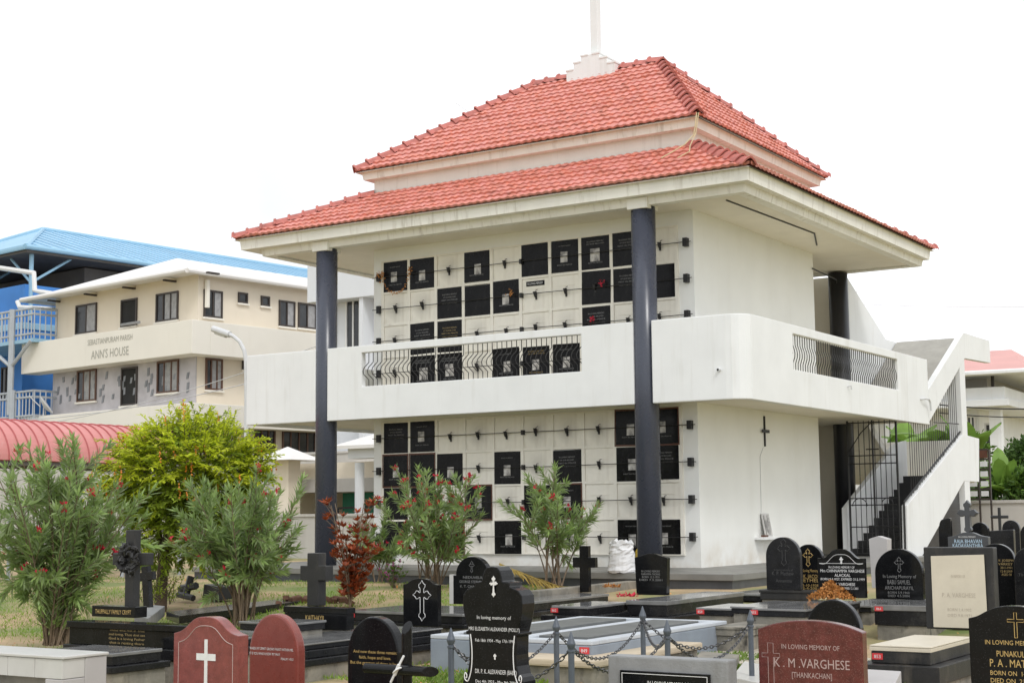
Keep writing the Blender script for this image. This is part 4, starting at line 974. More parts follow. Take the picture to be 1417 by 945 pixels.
# stone cladding of the middle storey
mb = MB(); mb.box(-W+.02,-.02,-.05,-.003,z21,z10); cl = mb.build('stone_cladding', M['stonecl'], H)
rr = random.Random(11)
for i in range(40):
    mb = MB(); x = -W+.35+(W-.7)*(i%14+rr.uniform(.1,.9))/14; z = z21+.5+(z10-z21-.75)*((i//14)+rr.uniform(.1,.9))/3; h = rr.uniform(.10,.2); t = rr.uniform(-.05,.05)
    mb.prism([(x-.07+t,z-h),(x+.06+t,z-h*.8),(x+.08,z+h),(x-.05,z+h*.9)], -.075,-.051,'y'); mb.build('inset_stone', M['inset'], cl)
# windows upper storey
window(H,F,'y',0,(106,421),(134,461.5),curtain=.5); window(H,F,'y',0,(217,405),(247,444.5),curtain=.6,split=3)
window(H,F,'y',0,(168.5,414),(190,452),pane='dark',mullion=False,name='doorway')
window(H,F,'y',-.051,(108,512),(133.5,555.5),fm='brownframe',curtain=.7,split=3); window(H,F,'y',-.051,(218.5,499),(247.5,543.5),fm='brownframe',curtain=.7,split=3)
window(H,F,'y',-.051,(169,508),(190,561),pane='dark',mullion=False,name='doorway')
for tl, br, k in (((281.5,402),(307,440),dict(curtain=.4)),((329,405),(342,420),dict(split=1)),((360.5,410),(372.5,424),dict(split=1)),((385.5,416.5),(407.5,452.5),dict(curtain=.5)),((412,420),(437,455),dict(curtain=.5)),((284,496.5),(307,540),dict(fm='brownframe',split=3,curtain=.6)),((334.5,497),(344,512),dict(split=1)),((390,596),(436,644),dict(fm='brownframe',split=4)),((352,592),(380,640),dict(fm='brownframe',split=3))):
    window(H,F,'x',.0,tl,br,**k)
mb = MB(); zt=zE
mb.tube([(.07,2.6,z11+.0),(.07,2.6,zE-.1)], .06, 8) if False else None
mb.tube([(.10,5.2,z10),(.10,5.2,z10-2.2),(.12,6.2,z10-2.6),(.12,9.2,z10-2.75)], .085, 8); mb.tube([(.1,.35,zE-.25),(.1,.35,zE-1.3)], .10, 8); mb.build('down_pipe', M['houseband'], H)
mb = MB(); mb.tube([(-W+2.0+2.8,-.1,z11+.35),(-W+2.0+4.6,-.55,z11+.25)], .06, 6); mb.build('light_arm', M['cement'], H)
# hipped white roof
ov = .9; zr0 = zE-.05; e = [(-W-ov*1.3,-ov),(ov*.55,-ov),(ov*.55,D+ov),(-W-ov*1.3,D+ov)]
cx = (e[0][0]+e[1][0])/2; half = (e[1][0]-e[0][0])/2
ap = F.fx(244.6,357.5,cx); zr = ap.z; yr = ap.y
mb = MB(); A = (cx,yr,zr); B = (cx,D+ov-yr,zr)
E4 = [(*p,zr0) for p in e]
mb.poly([E4[0],E4[1],A]); mb.quad(E4[1],E4[2],B,A); mb.poly([E4[2],E4[3],B]); mb.quad(E4[3],E4[0],A,B); mb.poly(E4)
rf = mb.build('roof', M['whiteroof'], H)
mb = MB()
for i in range(4):
    a, b = Vector(E4[i]), Vector(E4[(i+1)%4]); mb.tube([a+Vector((0,0,-.02)), b+Vector((0,0,-.02))], .10, 8)
mb.build('gutter', M['whiteroof'], rf)
mb = MB()
for i in range(9):
    x = e[0][0]+1.4+i*2.6
    if i < 5: mb = MB(); mb.box(x,x+.14,-ov+.35,-.01,zr0-.17,zr0-.105); mb.build('rafter_end', M['wframe'], rf)
# dish
d = F.fy(60,563,-pj)
dw = Matrix.Rotation(RZ,3,'Z')@d+O
ds = empty('satellite_dish', dw, 'white satellite dish on the lower band of the cream house', 'dish', rz=RZ)
mb = MB(); mb.lathe([(0.02,.0),(.25,.05),(.42,.15),(.42,.17),(.25,.07),(.02,.02)], (0,0,0), 18); o = mb.build('reflector', M['lamp'], ds); o.rotation_euler = (rad(-55),0,rad(-40))
mb = MB(); mb.tube([(0,0,-.55),(0,.02,0)], .03, 6); mb.tube([(-.05,-.1,0),(-.35,-.45,.45)], .02, 5); mb.build('mount', M['lamp'], ds)
# ---- blue building with open roof storey
O = P(36,341,66.0); zr0 = O.z; O.z = -.25; F = Fr(O, RZ); zr0 += .25
Bz = empty('blue_building', O, 'bright blue building with open roof storey under a sky blue sheet roof', 'building', rz=RZ)
apx = F.fy(60,318,6.5)
L = 60; cx = apx.x; hw = abs(cx); 
mb = MB(); zrg = apx.z; E4 = [(-2*hw,0,zr0),(0,0,zr0),(0,L,zr0),(-2*hw,L,zr0)]; A = (cx,6.5,zrg); B = (cx,L-6.5,zrg)
if hw < 3:
    E4 = [(-14,0,zr0),(0,0,zr0),(0,L,zr0),(-14,L,zr0)]; A = (-6.5,6.5,zrg); B = (-6.5,L-6.5,zrg)
mb.poly([E4[0],E4[1],A]); mb.quad(E4[1],E4[2],B,A); mb.poly([E4[2],E4[3],B]); mb.quad(E4[3],E4[0],A,B)
rf = mb.build('roof', M['blueroof'], Bz)
mb = MB()
for i in range(80):
    t = (i+.5)/80; a = Vector(E4[1]).lerp(Vector(E4[2]), t); y = a.y
    top = Vector((A[0], min(max(y,A[1]),B[1]), zrg)); f = 1
    if y < A[1]: f = y/A[1]
    if y > B[1]: f = (L-y)/(L-B[1])
    b = a.lerp(Vector((A[0],y,zrg)), f); mb.tube([a+Vector((0,0,.03)), b+Vector((0,0,.03))], .022, 4)
mb.build('roof_seams', M['blueroof'], rf)
mb = MB(); mb.tube([E4[1],A,B,E4[2]], .14, 8); mb.tube([E4[0],A], .14, 8); mb.tube([E4[0],E4[1],E4[2]], .12, 8); mb.build('ridge_cap', M['blueroof'], rf)
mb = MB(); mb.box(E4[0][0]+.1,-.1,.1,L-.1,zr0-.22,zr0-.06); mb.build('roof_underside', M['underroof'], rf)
for i in range(8): pass
for (x, y) in [(-.5,.6+7*i) for i in range(4)]+[(-5.5,.6),(-10.5,.6)]:
    mb = MB(); mb.tube([(x,y,zr0-3.2),(x,y,zr0-.2)], .10, 8)
    if y == .6: mb.tube([(x,y,zr0-1.5),(x-1.7,y,zr0-.2)], .06, 6); mb.tube([(x,y,zr0-1.5),(x,y+2,zr0-.2)], .06, 6)
    mb.build('roof_post', M['bluesteel'], Bz)
zw = F.fy(40,392,.3).z
mb = MB(); mb.box(-14,-.5,.3,L-2,-.2,zw); mb.build('wall', M['blue'], Bz)
mb = MB(); mb.box(-14,-.45,.2,L-2,zw-2.0,zw-1.7); mb.build('string_course', M['bluesteel'], Bz, bevel=.02)
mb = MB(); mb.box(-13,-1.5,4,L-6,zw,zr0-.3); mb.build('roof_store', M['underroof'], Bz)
mb = MB(); q = [F.fy(a,b,-.3) for a,b in ((0,371),(47,378),(48,402),(56,404),(75,407))]; mb.tube(q, .11, 8); q = [F.fy(a,b,-.25) for a,b in ((24,417),(27,425),(75,428))]; mb.tube(q, .10, 8); mb.build('drain_pipe', M['pipe'], Bz)
for (vt, vb) in ((430,468),(543,580)):
    zt, zb = F.fy(20,vt,-2).z, F.fy(20,vb,-2).z; xr = F.fy(45,vb,-2).x
    mb = MB(); mb.box(-10,xr,-2,.29,zb-.25,zb-.1); mb.build('balcony', M['bluesteel'], Bz)
    mb = MB()
    for z in (zt,zt-.25,zb+.1): mb.tube([(-10,-1.95,z),(xr-.05,-1.95,z),(xr-.05,.25,z)], .05, 6)
    x = -10
    while x < xr-.05: mb.tube([(x,-1.95,zb-.1),(x,-1.95,zt)], .03 if (round(x*4)%6) else .055, 4); x += .25
    for i in range(9): mb.tube([(xr-.05,-1.9+.26*i,zb-.1),(xr-.05,-1.9+.26*i,zt)], .03, 4)
    mb.build('railing', M['silver'], Bz)
    mb = MB(); q = F.fy(18,vb,-2.0); mb.tube([(q.x,-2.05,zb-3.2),(q.x,-2.05,zb+1.2)], .13, 8); mb.tube([(q.x,-2.05,zb-1.2),(xr-.1,-2.0,zb-.2)], .08, 6); mb.tube([(q.x,-2.05,zb-1.2),(q.x-1.9,-2.0,zb-.2)], .08, 6); mb.build('balcony_strut', M['silver'], Bz)
for tl, br in (((3,508),(14,552)),): window(Bz,F,'y',.3,tl,br,name='window')
mb = MB(); q = F.fx(62,612,-.5); mb.box(-.499,-.1,q.y-3,q.y+9,q.z-.1,q.z+.25); mb.build('ledge', M['blue'], Bz)
# ---- barrel roofed walkway
A0 = P(-60,610,28.5); A0.z = 0; L = 5.3; rx, rz_, zc = .85, .82, 2.08
wk = empty('covered_walkway', (A0.x,A0.y,-.22), 'barrel roofed walkway with faded red ribbed sheets at the left', 'walkway')
mb = MB(); n = 14
for j in range(2): pass
prof = [(rx*math.cos(a), rz_*math.sin(a)) for a in np.linspace(0, math.pi, 25)]
pr2 = [((rx-.02)*math.cos(a), (rz_-.02)*math.sin(a)) for a in np.linspace(math.pi, 0, 25)]
mb.prism([(a, b+zc+.22) for a, b in prof+pr2], 0, L, 'y'); 
rf = mb.build('roof', M['redsheet'], wk)
for p in rf.data.polygons: p.use_smooth = False
mb = MB(); y = .05
while y < L:
    mb.tube([((rx+.012)*math.cos(a), y, zc+.22+(rz_+.012)*math.sin(a)) for a in np.linspace(.0, math.pi, 22)], .016, 4, cap=False); y += .245
mb.build('sheet_seams', M['redrib'], rf)
for x in (-rx+.08, rx-.08):
    for y in (.3,1.9,3.5,5.1):
        mb = MB(); mb.tube([(x,y,-.1),(x,y,zc+.3)], .04, 8); mb.build('post', M['silver'], wk)
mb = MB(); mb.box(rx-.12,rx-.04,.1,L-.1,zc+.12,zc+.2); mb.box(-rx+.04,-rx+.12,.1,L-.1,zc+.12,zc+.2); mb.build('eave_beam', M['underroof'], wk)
# ---- white block behind the left column
O = PY(500,480,16.0); O.z = -.25; F = Fr(O, 0)
Wb = empty('white_block', O, 'cool white building with a recessed window seen between the left column and the vault', 'building')
zo = F.fy(490,412,-.7).z; xl, xr = F.fy(395,500).x, F.fy(560,500).x
xl = F.fy(449,500).x; zt_ = F.fy(480,335).z
mb = MB(); mb.box(xl,xr,0,8,-.2,zt_); mb.build('wall', M['bluewhitewall'], Wb)
mb = MB(); mb.box(xl-.2,F.fy(517,410,-.7).x+1.2,-.7,-.002,zo,zt_); mb.build('upper_bay', M['bluewhitewall'], Wb, bevel=.02)
mb = MB(); q = F.fy(500,450,-.5).x; mb.box(q,q+.16,-.62,-.003,1.0,zo-.002); mb.build('pilaster', M['bluewhitewall'], Wb)
window(Wb,F,'y',0,(479,411),(500,485),fm='pipe',split=2,curtain=.0)
window(Wb,F,'y',0,(450,413),(466,485),fm='wframe',split=2)
# ---- porch with dark opening below it
O = PY(440,735,11.0); O.z = -.25; F = Fr(O, 0)
po = empty('porch', O, 'low cream porch with a deep dark opening behind the left column', 'porch')
x0, x1 = F.fy(396,700).x, F.fy(560,700).x; zt, zb = F.fy(450,640).z, F.fy(450,681).z; zl = F.fy(450,728).z
mb = MB(); mb.box(x0-.1,x1,0,5,zb,zb+.40); mb.build('roof_slab', M['greywall'], po, bevel=.01)
mb = MB(); mb.box(x0-.1,x1,.15,4.9,zb+.402,zt); mb.build('upper_wall', M['house'], po)
mb = MB(); mb.box(x0,x1,4.2,4.35,-.2,zb-.002); mb.build('back_wall', M['dark'], po)  # near-black colour stands in for the shade deep inside the porch
mb = MB(); mb.box(x0,x0+.12,.1,4.19,-.2,zb-.002); mb.build('side_wall', M['house'], po)
mb = MB(); mb.box(x0+.5,x1,.5,.62,-.2,zl-.1); mb.build('dwarf_wall', M['house'], po)
p = F.fy(497.5,700,-.5); mb = MB(); mb.lathe([(.14,0),(.14,F.fy(497,640,-.5).z)], (p.x,-.5,0), 16); mb.build('porch_column', M['bluewhitewall'], po)
mb = MB(); q0, q1 = F.fy(483,633,-.7), F.fy(540,620,-.7); mb.box(q0.x,q1.x,-.75,-.2,F.fy(500,634,-.7).z,F.fy(500,618,-.7).z); mb.build('beam', M['bluewhitewall'], po)
mb = MB(); a = F.fy(462,622,-.9); b = F.fy(540,618,-.9); zr = F.fy(490,585,2).z; mb.prism([(-1.0,a.z),(3.5,zr),(3.5,zr+.1),(-1.0,a.z+.1)], a.x, b.x, 'x'); mb.build('lean_to_roof', M['whiteroof'], po)
g = MB(); q0, q1 = F.fy(474,712,1.2), F.fy(520,684,1.2); g.box(q0.x,q1.x,1.2,1.3,q0.z,zb-.01); 
o = g.build('tarpaulin', M['green']); o.location = O; tag(o, 'bright green tarpaulin hung in the dark porch opening', 'tarpaulin')
mb = MB(); q0 = F.fy(470,694,.3); 
mb.tube([(F.fy(468,703,.2).x,.2,F.fy(468,703,.2).z),(F.fy(520,700,.2).x,.2,F.fy(520,700,.2).z)], .03, 6); 
for u in (468,500): mb.tube([(F.fy(u,703,.2).x,.2,-.1),(F.fy(u,703,.2).x,.2,F.fy(u,703,.2).z)], .03, 6)
mb.build('rail', M['iron'], po)
# gate pillar with pyramid cap
O2 = PY(389,735,10.0); O2.z = -.25; F2 = Fr(O2, 0); w = (F2.fy(398,700).x-F2.fy(379,700).x)/2; zt = F2.fy(389,637).z
gp = empty('gate_pillar', O2, 'cream gate pillar with a wide pale tiled cap behind the golden tree', 'pillar')
mb = MB(); mb.box(-w,w,0,2*w,-.2,zt); mb.build('shaft', M['house'], gp, bevel=.01)
mb = MB(); e = w+.5; q = [(-e,w-e,zt),(e,w-e,zt),(e,w+e,zt),(-e,w+e,zt)]; t = (0,w,zt+.42)
for i in range(4): mb.poly([q[i],q[(i+1)%4],t])
mb.poly(q); mb.build('cap', M['whiteroof'], gp)
# boundary walls
def wall(label, x0, x1, y, z1, m, th=.2):
    mb = MB(); mb.box(-(x1-x0)/2,(x1-x0)/2,0,th,-.2,z1+.22); rt = mb.build('boundary_wall', M[m], bevel=.01); rt.location = ((x0+x1)/2,y,-.22)
    cp = MB(); cp.box(-(x1-x0)/2,(x1-x0)/2,-.04,th+.04,z1+.222,z1+.30); cp.build('coping', M[m], rt, bevel=.01)
    return tag(rt, label, 'wall')
wall('grey plastered boundary wall at the left behind the oleanders', -30, -6.2, 9.6, .95, 'greywall')
xl = PY(1270,690,13.6).x; xr = PY(1520,690,13.6).x
zt = PY(1370,692,13.6).z
wall('pale grey boundary wall on the right behind the black headstones', xl, xr, 13.6, zt-.08, 'greywall')
wall('low cream wall farther back on the left beside the porch', -48, -15, 14.5, 3.0, 'greywall')
# ---- right hand house with salmon roof
O = P(1390,536,52); zb0 = O.z; O.z = -.25; F = Fr(O, rad(3)); RR = rad(3)
Rh = empty('salmon_roofed_house', O, 'white two storey house with salmon roof at the right edge', 'building', rz=RR)
zt = F.fy(1380,535).z; z2 = F.fy(1380,552).z; z3 = F.fy(1380,562).z; ze = F.fy(1380,517,.6).z
mb = MB(); mb.box(-16,.0,0,14,z2,zt); mb.build('balcony', M['white'], Rh, bevel=.03)
mb = MB(); mb.box(-16,.15,-.15,14,z3,z2-.003); mb.build('balcony_ledge', M['white'], Rh, bevel=.03)
mb = MB(); mb.box(-16,-1.2,1.2,14,-.2,z3-.003); mb.build('lower_wall', M['white'], Rh)
mb = MB(); mb.box(-16,-.9,1.5,14,zt+.003,ze-.05); mb.build('upper_wall', M['greywall'], Rh)
for x in (-.5,-4.2): 
    mb = MB(); mb.box(x-.2,x+.2,.6,1.0,-.2,z3-.003); mb.build('pillar', M['white'], Rh)
mb = MB(); mb.box(-.9,-.88,2.2,6.5,zt+.1,ze-.4); mb.build('window', M['glass'], Rh)
mb = MB(); mb.box(-.6,-.5,.7,.8,zt,ze); mb.build('post', M['wframe'], Rh)
A0 = F.fy(1396,482,6.0); ov=.9
E4 = [(-17,-.6,ze),(ov,-.6,ze),(ov,14.6,ze),(-17,14.6,ze)]; A = (A0.x,6.5,A0.z); B = (-9,6.5,A0.z)
mb = MB(); mb.quad(E4[0],E4[1],A,B); mb.poly([E4[1],E4[2],A]); mb.quad(E4[2],E4[3],B,A); mb.poly([E4[3],E4[0],B]); rf = mb.build('roof', M['pinkroof'], Rh)
mb = MB(); mb.box(-16.9,ov-.1,-.5,14.5,ze-.06,ze-.01); mb.build('soffit', M['white'], Rh)
mb = MB()
for i in range(4): mb.tube([Vector(E4[i])-Vector((0,0,.05)),Vector(E4[(i+1)%4])-Vector((0,0,.05))], .09, 6)
mb.build('gutter', M['white'], rf)
for tl, br in (((1337,575),(1352,612)),((1362,585),(1384,640))): window(Rh,F,'y',1.2,tl,br,fm='pipe')
# ---- notice board
X = PY(1356,690,13.2); F = Fr((X.x,X.y,-.22),0)
nb = empty('notice_board', (X.x,X.y,-.22), 'framed notice board with rows of white papers behind the right boundary wall', 'notice board')
x0, x1 = F.fy(1339,660).x, F.fy(1370,660).x; z0, z1 = F.fy(1355,690).z, F.fy(1355,622).z
mb = MB()
for x in (x0,(x0+x1)/2,x1): mb.box(x-.018,x+.018,-.03,.03,-.2,z1)
for i in range(6): 
    z = z0+(z1-z0)*i/5; mb.box(x0+.026,(x0+x1)/2-.026,-.02,.02,z-.02,z+.02); mb.box((x0+x1)/2+.026,x1-.026,-.02,.02,z-.02,z+.02)
mb.build('frame', M['wframe'], nb)
mb = MB(); h = (z1-z0)/5
for i in range(4):
    for k in (0,1):
        mb = MB(); a = x0+.05+k*(x1-x0)/2; mb.box(a,a+(x1-x0)/2-.09,-.03,-.021,z0+h*i+.06,z0+h*(i+1)-.05); mb.build('paper', M['paper'], nb)
mb = MB(); mb.box((x0+x1)/2+.03,x1-.03,-.03,-.021,z1-h+.03,z1-.02); mb.build('header_panel', M['brown'], nb)
# ---- street lamp and cables
X = P(341,575,40); X.z = -.25
lp = empty('street_lamp', X, 'white curved street lamp rising behind the golden tree', 'street lamp')
F = Fr(X, 0)
q = [(0,0,0)]+[tuple(F.fy(u,v,0)) for u,v in ((341,560),(340.5,500),(338,485),(332,473),(324,466),(316,462))]
mb = MB(); mb.tube(q, .055, 8); mb.build('pole', M['lamp'], lp)
a, b = F.fy(318,463,0), F.fy(295,455,0)
mb = MB(); c = (Vector(a)+Vector(b))/2; dirv = (Vector(b)-Vector(a)); L2 = dirv.length
mb.tube([a, a.lerp(b,.3), a.lerp(b,.7), b], .09, 10); hd = mb.build('lamp_head', M['lamp'], lp)
mb = MB(); mb.tube([a.lerp(b,.2)+Vector((0,0,-.06)), a.lerp(b,.85)+Vector((0,0,-.06))], .065, 8); mb.build('lens', M['lens'], hd)
def cable(p, q, sag, label, r=.012, m='wire'):
    mb = MB(); mb.tube([p.lerp(q, i/14)+Vector((0,0,-4*sag*(i/14)*(1-i/14))) for i in range(15)], r, 4); tag(mb.build('overhead_cable', M[m]), label, 'cable', 'overhead cables')
cable(P(1150,402,58), P(1560,407,58), .15, 'upper pale overhead cable in the right sky', .010)
cable(P(1150,419,58), P(1560,420,58), .15, 'lower pale overhead cable in the right sky', .012)
cable(P(-40,585,50), P(520,478,44), .5, 'grey overhead cable crossing the front of the cream house', .014)
cable(P(-40,600,50), P(440,478,44), .4, 'thin grey cable below the sign of the cream house', .012)
cable(P(1300,560,44), P(1500,562,44), .1, 'dark cable in front of the salmon roofed house', .02, 'blackcable')
cable(P(1300,571,44), P(1500,574,44), .1, 'lower dark cable in front of the salmon roofed house', .016, 'blackcable')

# ================================================================ PLANTS
class Leaves:
    def __init__(s): s.v = []; s.n = 0
    def add(s, base, d, side, L, W, droop=0):
        b = np.array(base); d = np.array(d); w = np.array(side)
        m = b+d*L*.42; t = b+d*L+np.array([0,0,-droop*L])
        m = m+np.array([0,0,-droop*L*.15])
        s.v += [b, m+w*W*.5, t, m-w*W*.5]; s.n += 1
    def build(s, name, m, parent):
        me = bpy.data.meshes.new(name); me.from_pydata([tuple(x) for x in s.v], [], [tuple(range(4*i,4*i+4)) for i in range(s.n)]); me.materials.append(m if not isinstance(m, str) else M[m])
        o = bpy.data.objects.new(name, me); COL.objects.link(o); o.parent = parent; return o
def unit(v): v = np.array(v, float); return v/(np.linalg.norm(v)+1e-9)
def rdir(r): 
    z = r.uniform(-1,1); a = r.uniform(0,2*math.pi); q = math.sqrt(1-z*z); return np.array([q*math.cos(a), q*math.sin(a), z])
def whorl(lv, p, ax, r, n, L, W, spread=1.0, jit=.25):
    ax = unit(ax); a0 = r.uniform(0,6.28); u = unit(np.cross(ax, [.3,.5,.8])); v = np.cross(ax, u)
    for k in range(n):
        a = a0+2*math.pi*k/n+r.uniform(-jit,jit); o = u*math.cos(a)+v*math.sin(a)
        d = unit(ax*r.uniform(.5,1.1)+o*spread*r.uniform(.6,1.1)); sd = unit(np.cross(d, ax)); l = L*r.uniform(.65,1.15)
        lv.add(p, d, sd, l, W*r.uniform(.8,1.2), r.uniform(0,.15))
def flower(lv, p, r, n=7, s=.03):
    for _ in range(n):
        d = unit(rdir(r)+np.array([0,0,.4])); lv.add(np.array(p)+rdir(r)*s*.6, d, unit(np.cross(d,[.2,.9,.3])), s*1.3, s*1.1)
def oleander(label, base, h, spread, nst, seed, fl, leaf='oleander', lower=.3, density=1.0, lean=(0,0), L=.20):
    r = random.Random(seed); rt = empty('oleander', base, label, 'shrub', 'oleander shrubs'); st = MB(); lv = Leaves(); lv2 = Leaves(); fw = Leaves()
    for i in range(nst):
        a = r.uniform(0,6.28); rad_ = spread*math.sqrt(r.uniform(.02,1)); hh = h*r.uniform(.62,1.0)*(1-.22*(rad_/spread)**2)
        p0 = np.array([r.uniform(-.15,.15), r.uniform(-.15,.15), -.05]); p3 = np.array([rad_*math.cos(a)+lean[0]*hh, rad_*math.sin(a)+lean[1]*hh, hh])
        p1 = p0+np.array([(p3[0]-p0[0])*.22,(p3[1]-p0[1])*.22,hh*.4]); p2 = p0+np.array([(p3[0]-p0[0])*.6+r.uniform(-.06,.06),(p3[1]-p0[1])*.6+r.uniform(-.06,.06),hh*.75])
        pts = [(1-t)**3*p0+3*(1-t)**2*t*p1+3*(1-t)*t*t*p2+t**3*p3 for t in np.linspace(0,1,12)]
        st.tube([tuple(p) for p in pts], .0125, 5, r1=.005)
        twigs = [(pts, lower)]
        for k in range(r.randint(2,4)):
            j = r.randint(4,9); q0 = pts[j]; q = unit(pts[j]-pts[j-1]+rdir(r)*.75+np.array([0,0,.25])); ln = r.uniform(.25,.5)*h/2.2
            tp = [q0+q*ln*t+np.array([0,0,.12*t*t*ln]) for t in np.linspace(0,1,7)]; st.tube([tuple(p) for p in tp], .007, 4, r1=.003); twigs.append((tp, .2))
        for tw, lo in twigs:
            n = int((len(tw)-1)*density*2.6)
            for k in range(n):
                t = lo+(1-lo)*(k+r.random()*.6)/n; f = min(t*(len(tw)-1), len(tw)-1.001); j = int(f); p = tw[j]+(tw[j+1]-tw[j])*(f-j); ax = unit(tw[j+1]-tw[j])
                whorl(lv if r.random() < .6 else lv2, p, ax, r, 3, L*(1.05-.25*t), .031, .85)
            whorl(lv, tw[-1], unit(tw[-1]-tw[-2]), r, 6, L*.85, .028, .55)
            if r.random() < fl:
                c = tw[-1]+np.array([0,0,.05])
                for _ in range(r.randint(1,3)): flower(fw, c+rdir(r)*.05, r, 7, .033)
    st.build('stems', M['stem'], rt, fix=False); lv.build('foliage', leaf, rt); lv2.build('older_foliage', 'oleander2', rt)
    if fw.n: fw.build('flowers', 'flower', rt)
    return rt
def at(u, v, z): return PZ(u, v, z)
oleander('big bushy oleander with crimson blooms at the far left', at(78,886,-.47), 2.35, 1.15, 48, 1, .13, density=.82, lower=.10)
oleander('second oleander with crimson blooms right of the golden tree', at(332,860,-.40), 2.15, .80, 32, 2, .22, density=.74, lower=.36, lean=(.02,0))
oleander('oleander thick with crimson blooms by the plinth below the balcony', at(596,814,-.25), 2.12, .98, 24, 3, .65, density=.78, lower=.36)
oleander('slender oleander with bare fanned stems in the kerbed bed', at(768,811,-.20), 1.98, .86, 15, 4, .26, leaf='oleander', lower=.48, density=.72, lean=(-.12,0))
oleander('sparse oleander sprig reaching across the left column base', at(520,808,-.26), 1.5, .6, 8, 9, .5, leaf='oleander', lower=.4)
def clump_tree(label, base, c, rad3, nclump, nper, seed, mats, leafL, trunk_h, trunk_r, name, cat, berries=False, group=None, clr=.22, squash=1):
    r = random.Random(seed); rt = empty(name, base, label, cat, group); A = Leaves(); B = Leaves(); st = MB(); be = MB()
    c = np.array(c); R3 = np.array(rad3)
    top = (0,0,trunk_h)
    st.tube([(0,0,-.1),(trunk_r*.4,0,trunk_h*.5),top], trunk_r, 8, r1=trunk_r*.7)
    for i in range(nclump):
        d = rdir(r); d[2] = d[2] if r.random() < .75 else abs(d[2]); q = r.uniform(.35,1)**.45
        cc = c+d*R3*q*r.uniform(.9,1.08)
        if i % 4 == 0:
            m = (np.array(top)+cc)/2+rdir(r)*.08; st.tube([top, tuple(m), tuple(cc)], trunk_r*.3, 5, r1=.008)
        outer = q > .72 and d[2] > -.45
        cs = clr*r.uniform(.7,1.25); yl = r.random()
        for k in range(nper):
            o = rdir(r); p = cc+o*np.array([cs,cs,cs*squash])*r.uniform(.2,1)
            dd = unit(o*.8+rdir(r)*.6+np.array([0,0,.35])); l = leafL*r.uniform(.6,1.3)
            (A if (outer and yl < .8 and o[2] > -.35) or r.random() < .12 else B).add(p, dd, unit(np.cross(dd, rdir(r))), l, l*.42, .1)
        if berries and outer and r.random() < .26:
            p = cc+np.array([0,0,-cs*.6]); L = r.uniform(.12,.28)
            for k in range(int(L/.028)): 
                o = rdir(r)*.018; z = p+o+np.array([0,0,-.028*k]); be.lathe([(.004,-.014),(.014,0),(.004,.014)], tuple(z), 5)
    st.build('trunk', M['trunk'], rt, fix=False)
    A.build('new_foliage', mats[0], rt); B.build('old_foliage', mats[1], rt)
    if berries: be.build('berries', M['berry'], rt, fix=False)
    return rt
# golden tree: arching leafy sprays on a forked trunk
r = random.Random(21); tb = at(222,838,-.36)
rt = empty('golden_tree', tb, 'dense golden leaved tree hung with orange berries left of the vault', 'tree')
A = Leaves(); B = Leaves(); st = MB(); be = MB()
st.tube([(0,0,-.1),(.03,.0,.5),(.10,.02,1.0),(.16,.05,1.5)], .095, 9, r1=.06); st.tube([(.03,0,.45),(-.12,.1,.9),(-.3,.15,1.5)], .06, 8, r1=.035); st.tube([(.08,.02,.8),(.35,-.1,1.25),(.7,-.15,1.75)], .05, 7, r1=.025)
def spray(p, d, L, tgt, n, leafL, droop):
    pts = []; q = np.array(p); dd = unit(d)
    for k in range(9):
        pts.append(q); q = q+dd*L/8; dd = unit(dd+np.array([0,0,-droop]))
    st.tube([tuple(x) for x in pts[::2]], .006, 3, cap=False, r1=.002)
    for k in range(n):
        t = .12+.88*k/n; f = min(t*8, 7.99); j = int(f); b = pts[j]+(pts[j+1]-pts[j])*(f-j); ax = unit(pts[j+1]-pts[j]); sd = unit(np.cross(ax, rdir(r)*.4+np.array([0,0,1])))
        for s_ in (-1,1):
            d2 = unit(ax*.6+sd*s_*r.uniform(.6,1)+rdir(r)*.35); tgt.add(b, d2, unit(np.cross(d2, rdir(r)*.5+np.array([0,0,1]))), leafL*r.uniform(.7,1.25), leafL*.42, .15)
    return pts[-1]
for (c, R3, N, lowpart) in ((np.array([.32,.25,1.98]), np.array([1.30,1.15,.86]), 1350, False), (np.array([.22,.2,1.28]), np.array([.88,.80,.68]), 480, True), (np.array([-.62,.1,1.75]), np.array([.62,.6,.6]), 120, False), (np.array([1.0,.1,1.9]), np.array([.62,.6,.55]), 120, False)):  # low part: old-leaf green also paints the shaded underside of the crown
    for i in range(N):
        o = rdir(r); q = r.uniform(.30,1)**.5; lump = 1+.13*math.sin(o[0]*5+1)*math.sin(o[1]*6+2*o[2]*4)
        p = c+o*R3*q*lump*.86; d = unit(o*np.array([1,1,.8])+rdir(r)*.45+np.array([0,0,.45]))
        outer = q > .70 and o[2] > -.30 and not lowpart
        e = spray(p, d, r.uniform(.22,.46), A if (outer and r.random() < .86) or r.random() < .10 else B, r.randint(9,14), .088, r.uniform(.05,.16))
        if not lowpart and q > .75 and o[2] > -.5 and r.random() < .11:
            L_ = r.uniform(.12,.26)
            for k in range(int(L_/.026)):
                z = e+rdir(r)*.016+np.array([0,0,-.026*k]); be.lathe([(.004,-.014),(.014,0),(.004,.014)], tuple(z), 5)
for i in range(40):
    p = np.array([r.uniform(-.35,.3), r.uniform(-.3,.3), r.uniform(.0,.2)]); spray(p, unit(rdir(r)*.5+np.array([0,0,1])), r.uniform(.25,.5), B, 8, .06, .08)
st.build('trunk', M['trunk'], rt, fix=False); A.build('new_foliage', 'duranta', rt); B.build('old_foliage', 'duranta2', rt); be.build('berries', M['berry'], rt, fix=False)
